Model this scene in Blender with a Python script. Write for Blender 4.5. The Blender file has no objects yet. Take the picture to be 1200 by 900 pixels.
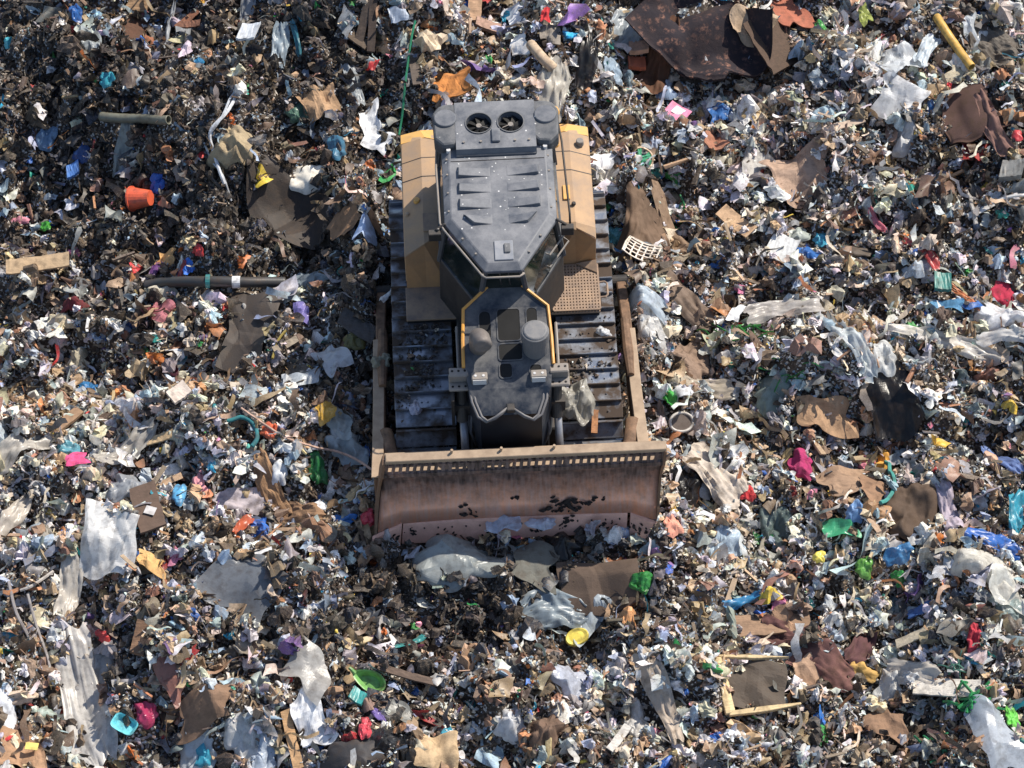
import bpy, bmesh, math, random
import numpy as np
from mathutils import Vector, Matrix

random.seed(7)
RNG = np.random.default_rng(11)
scene = bpy.context.scene
COL = scene.collection

# ------------------------------------------------------------------ camera, sky, sun, exposure
TILT = math.radians(36.0); DIST = 45.0; FPX = 3960.0          # drone looking down, 36 degrees off the vertical
cam_d = bpy.data.cameras.new('camera'); cam = bpy.data.objects.new('camera', cam_d); COL.objects.link(cam)
cam.location = (0, -DIST * math.sin(TILT), DIST * math.cos(TILT)); cam.rotation_euler = (TILT, 0, 0)
cam_d.sensor_width = 36.0; cam_d.lens = 36.0 * FPX / 1200.0; cam_d.clip_end = 1000.0
scene.camera = cam

SUN_TO = Vector((0.66, 0.56, 1.0)).normalized()
sun_el = math.asin(SUN_TO.z); sun_az = math.atan2(SUN_TO.x, SUN_TO.y)
w = bpy.data.worlds.new('World'); scene.world = w; w.use_nodes = True
nt = w.node_tree; nt.nodes.clear()
sky = nt.nodes.new('ShaderNodeTexSky'); sky.sky_type = 'NISHITA'; sky.sun_disc = False
sky.sun_elevation = sun_el; sky.sun_rotation = sun_az
bg = nt.nodes.new('ShaderNodeBackground'); bg.inputs['Strength'].default_value = 0.115
wo = nt.nodes.new('ShaderNodeOutputWorld')
nt.links.new(sky.outputs[0], bg.inputs[0]); nt.links.new(bg.outputs[0], wo.inputs[0])
sd = bpy.data.lights.new('sun', 'SUN'); sd.energy = 4.3; sd.angle = math.radians(0.53); sd.color = (1.0, 0.92, 0.80)
so = bpy.data.objects.new('sun', sd); COL.objects.link(so)
so.rotation_euler = SUN_TO.to_track_quat('Z', 'Y').to_euler(); so.location = (10, 10, 20)
scene.view_settings.view_transform = 'Standard'; scene.view_settings.look = 'None'
scene.view_settings.exposure = 0.56; scene.view_settings.gamma = 1.0
scene.cycles.max_bounces = 6; scene.cycles.diffuse_bounces = 3; scene.cycles.transparent_max_bounces = 6

# ------------------------------------------------------------------ small maths
def smooth(t):
    t = np.clip(t, 0, 1); return t * t * (3 - 2 * t)

_LAT = np.random.default_rng(5).random((64, 256, 256))
def vnoise(x, y, f, k):
    x = np.asarray(x, float) * f + 97.3; y = np.asarray(y, float) * f + 51.7
    xi = np.floor(x).astype(int); yi = np.floor(y).astype(int)
    u = smooth(x - xi); v = smooth(y - yi); L = _LAT[k]
    a = L[xi & 255, yi & 255]; b = L[(xi + 1) & 255, yi & 255]; c = L[xi & 255, (yi + 1) & 255]; d = L[(xi + 1) & 255, (yi + 1) & 255]
    return (a * (1 - u) + b * u) * (1 - v) + (c * (1 - u) + d * u) * v - 0.5

def gnoise(x, y, f, k):
    """gradient noise, about -0.6 to 0.6"""
    x = np.asarray(x, float) * f + 97.3; y = np.asarray(y, float) * f + 51.7
    xi = np.floor(x).astype(int); yi = np.floor(y).astype(int); fx, fy = x - xi, y - yi; L = _LAT[k]
    def g(i, j):
        a = L[(xi + i) & 255, (yi + j) & 255] * 2 * math.pi; return np.cos(a) * (fx - i) + np.sin(a) * (fy - j)
    u = fx ** 3 * (fx * (fx * 6 - 15) + 10); v = fy ** 3 * (fy * (fy * 6 - 15) + 10)
    return (g(0, 0) * (1 - u) + g(1, 0) * u) * (1 - v) + (g(0, 1) * (1 - u) + g(1, 1) * u) * v
DZ_YAW = math.radians(2.6); DZ_ROLL = math.radians(-0.9); DZ_X = -0.08
def to_dozer(x, y):
    c, s = math.cos(DZ_YAW), math.sin(DZ_YAW); x = x - DZ_X
    return x * c + y * s, -x * s + y * c

def hs(x, y):
    """the heap without its finest roughness"""
    x = np.asarray(x, float); y = np.asarray(y, float)
    lx, ly = to_dozer(x, y)
    flat = smooth((2.6 - np.abs(lx)) / 0.9) * smooth((ly + 3.4) / 0.8) * smooth((4.0 - ly) / 0.9)
    h = 0.7 * vnoise(x, y, 0.33, 0) + 0.95 * vnoise(x, y, 0.8, 1) + 0.55 * vnoise(x, y, 1.7, 2)
    h = h + 0.30 * np.minimum(0, x + 1.7) * smooth((y + 0.9) / 2.2)                            # the tip falls away from the sun on the far left
    h = h + 0.9 * smooth((y - 1.2) / 5.5) * smooth((2.5 - x) / 4.0)
    h = h - 0.30 * np.exp(-(((x + 2.6) / 0.9) ** 2 + ((y - 1.2) / 1.6) ** 2))
    h = h * (1 - flat)
    h = h + 0.20 * np.exp(-((ly + 3.15) / 0.40) ** 2) * smooth((2.1 - np.abs(lx)) / 0.8)       # rolled up in front of the blade
    h = h + (0.30 + 0.25 * smooth((ly - .2) / .9)) * flat * smooth((np.abs(lx) - 1.55) / 0.3) * (1 + 1.5 * vnoise(x, y, 1.3, 6))
    return h
SETTLED = [None]             # how far single pieces press the heap flat under them, on a 7 cm grid
def hf(x, y):
    f = 0.52 * np.abs(vnoise(x, y, 2.7, 3)) + 0.36 * vnoise(x, y, 4.6, 21) + 0.17 * vnoise(x, y, 9.0, 4) + 0.03 * vnoise(x, y, 17.0, 5) - 0.10
    if SETTLED[0] is not None:
        i = np.clip(np.rint((np.asarray(x) + 11) / .07).astype(int), 0, SETTLED[0].shape[0] - 1); j = np.clip(np.rint((np.asarray(y) + 11) / .07).astype(int), 0, SETTLED[0].shape[0] - 1)
        m = SETTLED[0][i, j]; f = f * (1 - .9 * m) - .05 * m
    return hs(x, y) + f

CP = np.array(cam.location); WD = np.array([0, math.sin(TILT), -math.cos(TILT)]); UP = np.array([0, math.cos(TILT), math.sin(TILT)])
def at(px, py, fn=hs):
    """the point of the heap that the photograph shows at a pixel of its 1200 x 900"""
    d = WD + np.array([1, 0, 0]) * (px - 600) / FPX - UP * (py - 450) / FPX
    t = (2.6 - CP[2]) / d[2] + np.arange(0, 6.5, 0.01); P = CP[None] + d[None] * t[:, None]; g = fn(P[:, 0], P[:, 1]); k = int(np.argmax(P[:, 2] <= g))
    return float(P[k, 0]), float(P[k, 1]), float(g[k])
S = 88.0; SV = 88.0 * math.cos(TILT)

# ------------------------------------------------------------------ colours and materials
def lin(*c):
    return tuple(((v / 255) / 12.92 if v / 255 <= 0.04045 else ((v / 255 + 0.055) / 1.055) ** 2.4) for v in c)
def new_mat(name):
    m = bpy.data.materials.new(name); m.use_nodes = True
    n = m.node_tree; return m, n, n.nodes['Principled BSDF'], n.nodes['Material Output']
def node(n, t, **kw):
    o = n.nodes.new(t)
    for k, v in kw.items(): setattr(o, k, v)
    return o
def noise(n, scale, detail=6.0, rough=0.6, coord='Object'):
    tc = node(n, 'ShaderNodeTexCoord'); t = node(n, 'ShaderNodeTexNoise'); t.inputs['Scale'].default_value = scale
    t.inputs['Detail'].default_value = detail; t.inputs['Roughness'].default_value = rough
    n.links.new(tc.outputs[coord], t.inputs['Vector']); return t
def ramp(n, src, a, b):
    r = node(n, 'ShaderNodeMapRange'); r.inputs[1].default_value = a; r.inputs[2].default_value = b
    n.links.new(src, r.inputs[0]); return r.outputs[0]
def mixc(n, fac, a, b):
    m = node(n, 'ShaderNodeMix', data_type='RGBA')
    for s, v in ((6, a), (7, b)):
        if isinstance(v, tuple): m.inputs[s].default_value = (*v, 1)
        else: n.links.new(v, m.inputs[s])
    if isinstance(fac, float): m.inputs[0].default_value = fac
    else: n.links.new(fac, m.inputs[0])
    return m.outputs[2]
def mul(n, a, b):
    m = node(n, 'ShaderNodeMath', operation='MULTIPLY')
    for s, v in ((0, a), (1, b)):
        if isinstance(v, (int, float)): m.inputs[s].default_value = v
        else: n.links.new(v, m.inputs[s])
    return m.outputs[0]
def bump(n, b, src, strength, dist=0.01):
    u = node(n, 'ShaderNodeBump'); u.inputs['Strength'].default_value = strength; u.inputs['Distance'].default_value = dist
    n.links.new(src, u.inputs['Height']); n.links.new(u.outputs[0], b.inputs['Normal'])
def upface(n):
    g = node(n, 'ShaderNodeNewGeometry'); s = node(n, 'ShaderNodeSeparateXYZ'); n.links.new(g.outputs['Normal'], s.inputs[0]); return s.outputs['Z']

DIRT = lin(74, 60, 48)
_mats = {}
def trash_mat(kind, col):
    """kind: film, paper, cloth, rigid, wood, card, rubber"""
    lum = .3 * col[0] + .6 * col[1] + .1 * col[2]; col = tuple(.8 * c + .2 * (.75 * lum + .25 * d) for c, d in zip(col, DIRT))     # faded and dusty
    key = (kind, col)
    if key in _mats: return _mats[key]
    m, n, b, out = new_mat(kind + '_material')
    g = noise(n, 9.0, 5.0); f = noise(n, 60.0, 3.0)
    amount = {'film': 0.5, 'paper': 0.5, 'cloth': 0.65, 'rigid': 0.72, 'wood': 0.6, 'card': 0.62, 'rubber': 0.65}[kind]
    c = mixc(n, mul(n, ramp(n, g.outputs['Fac'], 0.46, 0.72), amount), col, DIRT)
    c = mixc(n, mul(n, ramp(n, f.outputs['Fac'], 0.52, 0.75), 0.35), c, tuple(v * 0.5 for v in col))
    if kind in ('wood', 'card'):
        tc = node(n, 'ShaderNodeTexCoord'); mp = node(n, 'ShaderNodeMapping'); mp.inputs['Scale'].default_value = (3, 40, 40)
        wn = node(n, 'ShaderNodeTexNoise'); wn.inputs['Scale'].default_value = 1.5; wn.inputs['Detail'].default_value = 5
        n.links.new(tc.outputs['Object'], mp.inputs[0]); n.links.new(mp.outputs[0], wn.inputs['Vector'])
        c = mixc(n, mul(n, ramp(n, wn.outputs['Fac'], 0.4, 0.7), 0.55 if kind == 'wood' else 0.25), c, tuple(v * 0.4 for v in col))
    n.links.new(c, b.inputs['Base Color'])
    b.inputs['Roughness'].default_value = {'film': 0.32, 'paper': 0.75, 'cloth': 0.95, 'rigid': 0.42, 'wood': 0.85, 'card': 0.88, 'rubber': 0.7}[kind]
    if kind == 'cloth': b.inputs['Specular IOR Level'].default_value = 0.15
    bump(n, b, f.outputs['Fac'], 0.35 if kind in ('cloth', 'wood', 'card', 'rubber') else 0.15, 0.01)
    if kind == 'film':
        tr = node(n, 'ShaderNodeBsdfTranslucent'); n.links.new(c, tr.inputs[0])
        mx = node(n, 'ShaderNodeMixShader'); mx.inputs[0].default_value = 0.28
        n.links.new(b.outputs[0], mx.inputs[1]); n.links.new(tr.outputs[0], mx.inputs[2])
        tp = node(n, 'ShaderNodeBsdfTransparent'); mx2 = node(n, 'ShaderNodeMixShader'); mx2.inputs[0].default_value = 0.10
        n.links.new(mx.outputs[0], mx2.inputs[1]); n.links.new(tp.outputs[0], mx2.inputs[2]); n.links.new(mx2.outputs[0], out.inputs[0])
    _mats[key] = m; return m

def litter_mat(name, rough, translucent):
    m, n, b, out = new_mat(name)
    a = node(n, 'ShaderNodeAttribute', attribute_name='Col')
    g = noise(n, 16.0, 5.0, .65); g2 = noise(n, 75.0, 3.0, .6); c = mixc(n, mul(n, ramp(n, g.outputs['Fac'], 0.45, 0.68), 0.55), a.outputs['Color'], lin(116, 100, 84))
    c = mixc(n, mul(n, ramp(n, g2.outputs['Fac'], 0.52, 0.68), 0.4), c, lin(76, 64, 54)); c = mixc(n, mul(n, ramp(n, g2.outputs['Fac'], 0.44, 0.3), 0.3), c, lin(206, 196, 182))
    n.links.new(c, b.inputs['Base Color']); b.inputs['Roughness'].default_value = rough
    if translucent:
        tr = node(n, 'ShaderNodeBsdfTranslucent'); n.links.new(c, tr.inputs[0]); mx = node(n, 'ShaderNodeMixShader'); mx.inputs[0].default_value = translucent
        n.links.new(b.outputs[0], mx.inputs[1]); n.links.new(tr.outputs[0], mx.inputs[2]); n.links.new(mx.outputs[0], out.inputs[0])
    return m

def paint_mat(name, col, dust, amount, rough=0.5, metal=0.0, speck=0.0, scale=5.0, streak=0.0):
    m, n, b, out = new_mat(name)
    g = noise(n, scale, 8.0, 0.68); f = noise(n, 70.0, 4.0, 0.7)
    fac = mul(n, ramp(n, g.outputs['Fac'], 0.36, 0.70), amount)
    up = ramp(n, upface(n), -0.3, 0.8)
    c = mixc(n, mul(n, fac, up), col, dust)
    c = mixc(n, mul(n, ramp(n, f.outputs['Fac'], 0.53, 0.72), 0.4), c, tuple(v * 0.55 for v in col))
    if speck:
        tc = node(n, 'ShaderNodeTexCoord'); v = node(n, 'ShaderNodeTexVoronoi'); v.inputs['Scale'].default_value = 7.5
        n.links.new(tc.outputs['Object'], v.inputs['Vector'])
        c = mixc(n, mul(n, ramp(n, v.outputs['Distance'], 0.10, 0.05), speck), c, (0.75, 0.74, 0.72))
    n.links.new(c, b.inputs['Base Color']); b.inputs['Metallic'].default_value = metal
    rr = node(n, 'ShaderNodeMapRange'); n.links.new(fac, rr.inputs[0]); rr.inputs[3].default_value = rough; rr.inputs[4].default_value = min(1, rough + 0.4)
    n.links.new(rr.outputs[0], b.inputs['Roughness'])
    bump(n, b, f.outputs['Fac'], 0.12, 0.004)
    return m
M_YEL = paint_mat('ochre_paint', lin(172, 140, 106), lin(150, 131, 114), 1.0, 0.7, scale=3.4)
M_YELB = paint_mat('sunlit_ochre_paint', lin(214, 164, 86), lin(164, 136, 104), 0.6, 0.5)  # brighter copy of the ochre: sun on the rear slope painted in
M_STEP = paint_mat('walked_plate', lin(160, 134, 110), lin(112, 100, 94), 0.95, 0.75)
M_ROOF = paint_mat('charcoal_paint', lin(78, 82, 90), lin(142, 142, 144), 0.8, 0.5, speck=0.9, scale=3.5)
M_ROOFD = paint_mat('charcoal_plastic', lin(62, 66, 72), lin(128, 127, 127), 0.75, 0.55, speck=0.6)
M_HOOD = paint_mat('sooty_hood_paint', lin(28, 36, 48), lin(116, 114, 112), 0.75, 0.32, scale=4.0)
M_DARK = paint_mat('black_metal', lin(34, 34, 36), lin(88, 78, 68), 0.7, 0.5)
M_GREY = paint_mat('dusty_grey_steel', lin(118, 114, 110), lin(150, 138, 126), 0.8, 0.5)
M_ARM = paint_mat('worn_arm_steel', lin(128, 98, 74), lin(70, 57, 48), 1.0, 0.65, scale=8.0)
M_RAIL = paint_mat('blade_rail_steel', lin(168, 146, 122), lin(110, 92, 78), 0.6, 0.6)
M_TRIM = paint_mat('ochre_trim_paint', lin(222, 158, 70), lin(150, 120, 90), 0.5, 0.45)
M_HOSE = paint_mat('rubber_hose', lin(92, 92, 96), lin(130, 124, 118), 0.6, 0.5)
M_LAMP = paint_mat('lamp_glass', lin(205, 205, 205), lin(150, 146, 140), 0.5, 0.2)
M_PIT = paint_mat('dark_void', lin(8, 8, 9), lin(18, 17, 17), 0.4, 0.8)
def glass_mat():
    m, n, b, out = new_mat('tinted_cab_glass')
    g = noise(n, 3.0, 6.0); n.links.new(mixc(n, mul(n, ramp(n, g.outputs['Fac'], 0.45, 0.75), 0.22), lin(14, 26, 24), lin(110, 108, 104)), b.inputs['Base Color'])
    b.inputs['Roughness'].default_value = 0.08; b.inputs['Specular IOR Level'].default_value = 0.6; return m
M_GLASS = glass_mat()
def shoe_mat():
    m, n, b, out = new_mat('polished_track_steel')
    tc = node(n, 'ShaderNodeTexCoord'); oi = node(n, 'ShaderNodeObjectInfo'); va = node(n, 'ShaderNodeVectorMath', operation='ADD')
    sc = node(n, 'ShaderNodeVectorMath', operation='SCALE'); sc.inputs['Scale'].default_value = 40.0
    cx = node(n, 'ShaderNodeCombineXYZ'); n.links.new(oi.outputs['Random'], cx.inputs[0]); n.links.new(oi.outputs['Random'], cx.inputs[1])
    n.links.new(cx.outputs[0], sc.inputs[0]); n.links.new(tc.outputs['Object'], va.inputs[0]); n.links.new(sc.outputs[0], va.inputs[1])
    t = node(n, 'ShaderNodeTexNoise'); t.inputs['Scale'].default_value = 2.6; t.inputs['Detail'].default_value = 5; t.inputs['Roughness'].default_value = 0.6
    n.links.new(va.outputs[0], t.inputs['Vector']); f = ramp(n, t.outputs['Fac'], 0.38, 0.57)
    n.links.new(mixc(n, f, lin(134, 141, 152), lin(70, 58, 49)), b.inputs['Base Color'])
    inv = node(n, 'ShaderNodeMapRange'); inv.inputs[3].default_value = 0.85; inv.inputs[4].default_value = 0.0; n.links.new(f, inv.inputs[0]); n.links.new(inv.outputs[0], b.inputs['Metallic'])
    r = node(n, 'ShaderNodeMapRange'); r.inputs[3].default_value = 0.34; r.inputs[4].default_value = 0.95; n.links.new(f, r.inputs[0]); n.links.new(r.outputs[0], b.inputs['Roughness'])
    bump(n, b, t.outputs['Fac'], 0.5, 0.02); return m
M_SHOE = shoe_mat()
def blade_mat():
    m, n, b, out = new_mat('scoured_blade_steel')
    tc = node(n, 'ShaderNodeTexCoord'); sp = node(n, 'ShaderNodeSeparateXYZ'); n.links.new(tc.outputs['Object'], sp.inputs[0])
    g = noise(n, 3.0, 8.0, 0.7); mp = node(n, 'ShaderNodeMapping'); mp.inputs['Scale'].default_value = (9, 1.2, 1.2)
    st = node(n, 'ShaderNodeTexNoise'); st.inputs['Scale'].default_value = 3.0; st.inputs['Detail'].default_value = 6
    n.links.new(tc.outputs['Object'], mp.inputs[0]); n.links.new(mp.outputs[0], st.inputs['Vector'])
    wear_sheen = node(n, 'ShaderNodeMath', operation='ADD'); n.links.new(ramp(n, sp.outputs['Z'], 1.02, 0.50), wear_sheen.inputs[0])  # worn lower band, with the sheen of the sky painted into its colour
    jit = node(n, 'ShaderNodeMapRange'); jit.inputs[1].default_value = 0.3; jit.inputs[2].default_value = 0.7; jit.inputs[3].default_value = -0.4; jit.inputs[4].default_value = 0.3
    n.links.new(g.outputs['Fac'], jit.inputs[0]); n.links.new(jit.outputs[0], wear_sheen.inputs[1])
    cl = node(n, 'ShaderNodeClamp'); n.links.new(wear_sheen.outputs[0], cl.inputs[0])
    dark = mixc(n, ramp(n, st.outputs['Fac'], 0.35, 0.7), lin(64, 52, 48), lin(132, 112, 104))
    bright = mixc(n, ramp(n, st.outputs['Fac'], 0.35, 0.7), lin(246, 180, 146), lin(234, 190, 172))
    n.links.new(mixc(n, cl.outputs[0], dark, bright), b.inputs['Base Color'])
    n.links.new(mul(n, cl.outputs[0], .55), b.inputs['Metallic']); b.inputs['Roughness'].default_value = 0.45
    bump(n, b, g.outputs['Fac'], 0.25, 0.01); return m
M_BLADE = blade_mat()
M_EDGE = paint_mat('cutting_edge_steel', lin(236, 182, 158), lin(150, 106, 86), 0.6, 0.5, metal=0.1, scale=6.0)
M_MUD = paint_mat('wet_mud', lin(30, 24, 22), lin(56, 46, 40), 0.6, 0.8)

# ------------------------------------------------------------------ mesh building
class MB:
    def __init__(s): s.v = []; s.f = []
    def add(s, vs, fs):
        o = len(s.v); s.v += [tuple(map(float, p)) for p in vs]; s.f += [tuple(i + o for i in f) for f in fs]; return s
    def box(s, x0, x1, y0, y1, z0, z1):
        v = [(x, y, z) for z in (z0, z1) for y in (y0, y1) for x in (x0, x1)]
        return s.add(v, [(0, 2, 3, 1), (4, 5, 7, 6), (0, 1, 5, 4), (2, 6, 7, 3), (0, 4, 6, 2), (1, 3, 7, 5)])
    def prism(s, poly, z0, z1):
        """poly: (x, y) or (x, y, ztop) counter-clockwise"""
        n = len(poly); b = [(p[0], p[1], z0) for p in poly]; t = [(p[0], p[1], p[2] if len(p) > 2 else z1) for p in poly]
        return s.add(b + t, [tuple(range(n - 1, -1, -1)), tuple(range(n, 2 * n))] + [(i, (i + 1) % n, n + (i + 1) % n, n + i) for i in range(n)])
    def loft(s, rings, cap=True):
        n = len(rings[0]); v = [p for r in rings for p in r]; f = []
        for k in range(len(rings) - 1):
            for i in range(n): f.append((k * n + i, k * n + (i + 1) % n, (k + 1) * n + (i + 1) % n, (k + 1) * n + i))
        if cap: f += [tuple(range(n - 1, -1, -1)), tuple(range((len(rings) - 1) * n, len(rings) * n))]
        return s.add(v, f)
    def tube(s, path, r, n=8, cap=True):
        P = [Vector(p) for p in path]; rings = []; prev = None
        for i, p in enumerate(P):
            t = (P[min(i + 1, len(P) - 1)] - P[max(i - 1, 0)]).normalized()
            if prev is None:
                a = Vector((0, 0, 1)) if abs(t.z) < 0.9 else Vector((1, 0, 0)); u = t.cross(a).normalized()
            else: u = (prev - t * prev.dot(t)).normalized()
            prev = u; vv = t.cross(u); rr = r[i] if isinstance(r, (list, tuple)) else r
            rings.append([tuple(p + (u * math.cos(2 * math.pi * k / n) + vv * math.sin(2 * math.pi * k / n)) * rr) for k in range(n)])
        return s.loft(rings, cap)
    def cyl(s, p0, p1, r0, r1=None, n=20): return s.tube([p0, p1], [r0, r0 if r1 is None else r1], n)
    def disc_ring(s, c, r0, r1, z0, z1, n=32):
        """flat ring with thickness, axis z"""
        def ring(r, z): return [(c[0] + r * math.cos(2 * math.pi * k / n), c[1] + r * math.sin(2 * math.pi * k / n), z) for k in range(n)]
        v = ring(r0, z0) + ring(r1, z0) + ring(r1, z1) + ring(r0, z1); f = []
        for q in range(4):
            for k in range(n): f.append((q * n + k, q * n + (k + 1) % n, ((q + 1) % 4) * n + (k + 1) % n, ((q + 1) % 4) * n + k))
        return s.add(v, f)
    def build(s, name, mat, parent=None, bevel=0.0, smooth_=False, loc=None):
        me = bpy.data.meshes.new(name); me.from_pydata(s.v, [], s.f)
        if bevel or True:
            bm = bmesh.new(); bm.from_mesh(me); bmesh.ops.recalc_face_normals(bm, faces=bm.faces)
            if bevel:
                ed = [e for e in bm.edges if len(e.link_faces) == 2 and e.calc_face_angle(0) > 0.5]
                bmesh.ops.bevel(bm, geom=ed, offset=bevel, segments=1, affect='EDGES', clamp_overlap=True)
            bm.to_mesh(me); bm.free()
        if smooth_: me.polygons.foreach_set('use_smooth', [True] * len(me.polygons))
        me.materials.append(mat); o = bpy.data.objects.new(name, me); COL.objects.link(o)
        if parent: o.parent = parent
        if loc: o.location = loc
        return o
def tag(o, label=None, cat=None, group=None, kind=None):
    if label: o['label'] = label
    if cat: o['category'] = cat
    if group: o['group'] = group
    if kind: o['kind'] = kind
    return o
def np_mesh(name, V, F, mat, col=None, smooth_=False, loc=None, parent=None):
    """V (n,3), F (m,3 or 4) arrays to one mesh object, with an optional colour per vertex"""
    me = bpy.data.meshes.new(name); V = np.ascontiguousarray(V, np.float32); F = np.ascontiguousarray(F, np.int32); k = F.shape[1]
    me.vertices.add(len(V)); me.vertices.foreach_set('co', V.ravel()); me.loops.add(F.size); me.loops.foreach_set('vertex_index', F.ravel())
    me.polygons.add(len(F)); me.polygons.foreach_set('loop_start', np.arange(0, F.size, k, dtype=np.int32)); me.polygons.foreach_set('loop_total', np.full(len(F), k, np.int32))
    me.polygons.foreach_set('use_smooth', np.full(len(F), smooth_, bool))
    if col is not None:
        a = me.color_attributes.new('Col', 'FLOAT_COLOR', 'POINT'); c = np.ones((len(V), 4), np.float32); c[:, :3] = col; a.data.foreach_set('color', c.ravel())
    me.update(calc_edges=True); me.validate(); me.materials.append(mat)
    o = bpy.data.objects.new(name, me); COL.objects.link(o)
    if loc is not None: o.location = loc
    if parent: o.parent = parent
    return o

# ------------------------------------------------------------------ the ground: compacted refuse
def ground():
    m, n, b, out = new_mat('compacted_refuse_soil')
    g = noise(n, 2.2, 9.0, 0.7, 'Object'); f = noise(n, 38.0, 6.0, 0.7)
    c = mixc(n, ramp(n, g.outputs['Fac'], 0.35, 0.65), lin(42, 36, 32), lin(80, 69, 59))
    c = mixc(n, mul(n, ramp(n, f.outputs['Fac'], 0.55, 0.68), 0.6), c, lin(96, 86, 77)); n.links.new(c, b.inputs['Base Color'])
    tc = node(n, 'ShaderNodeTexCoord'); vo = node(n, 'ShaderNodeTexVoronoi'); vo.inputs['Scale'].default_value = 34.0; n.links.new(tc.outputs['Object'], vo.inputs['Vector'])
    sp = node(n, 'ShaderNodeSeparateColor'); n.links.new(vo.outputs['Color'], sp.inputs[0])
    c = mixc(n, mul(n, ramp(n, sp.outputs[0], 0.66, 0.7), .7), c, lin(110, 98, 86)); c = mixc(n, ramp(n, sp.outputs[1], 0.84, 0.86), c, lin(196, 190, 182)); c = mixc(n, ramp(n, sp.outputs[2], 0.93, 0.95), c, lin(120, 140, 160))
    n.links.new(c, b.inputs['Base Color'])
    b.inputs['Roughness'].default_value = 0.95; bump(n, b, f.outputs['Fac'], 0.8, 0.03)
    a = np.arange(-11.0, 11.01, 0.07); ext = np.array([11.6, 13, 16, 22, 32, 50, 80, 130, 220.])
    ax = np.concatenate([-ext[::-1], a, ext]); X, Y = np.meshgrid(ax, ax, indexing='ij')
    fade = smooth((60 - np.maximum(np.abs(X), np.abs(Y))) / 40)
    Z = hf(X, Y) * fade - 0.02; N = len(ax); V = np.stack([X, Y, Z], -1).reshape(-1, 3)
    i = np.arange(N - 1); I, J = np.meshgrid(i, i, indexing='ij'); q = (I * N + J).ravel()
    F = np.stack([q, q + N, q + N + 1, q + 1], -1)
    return tag(np_mesh('ground', V, F, m, smooth_=True), kind='structure'), X, Y, fade
GROUND = ground()

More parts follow.
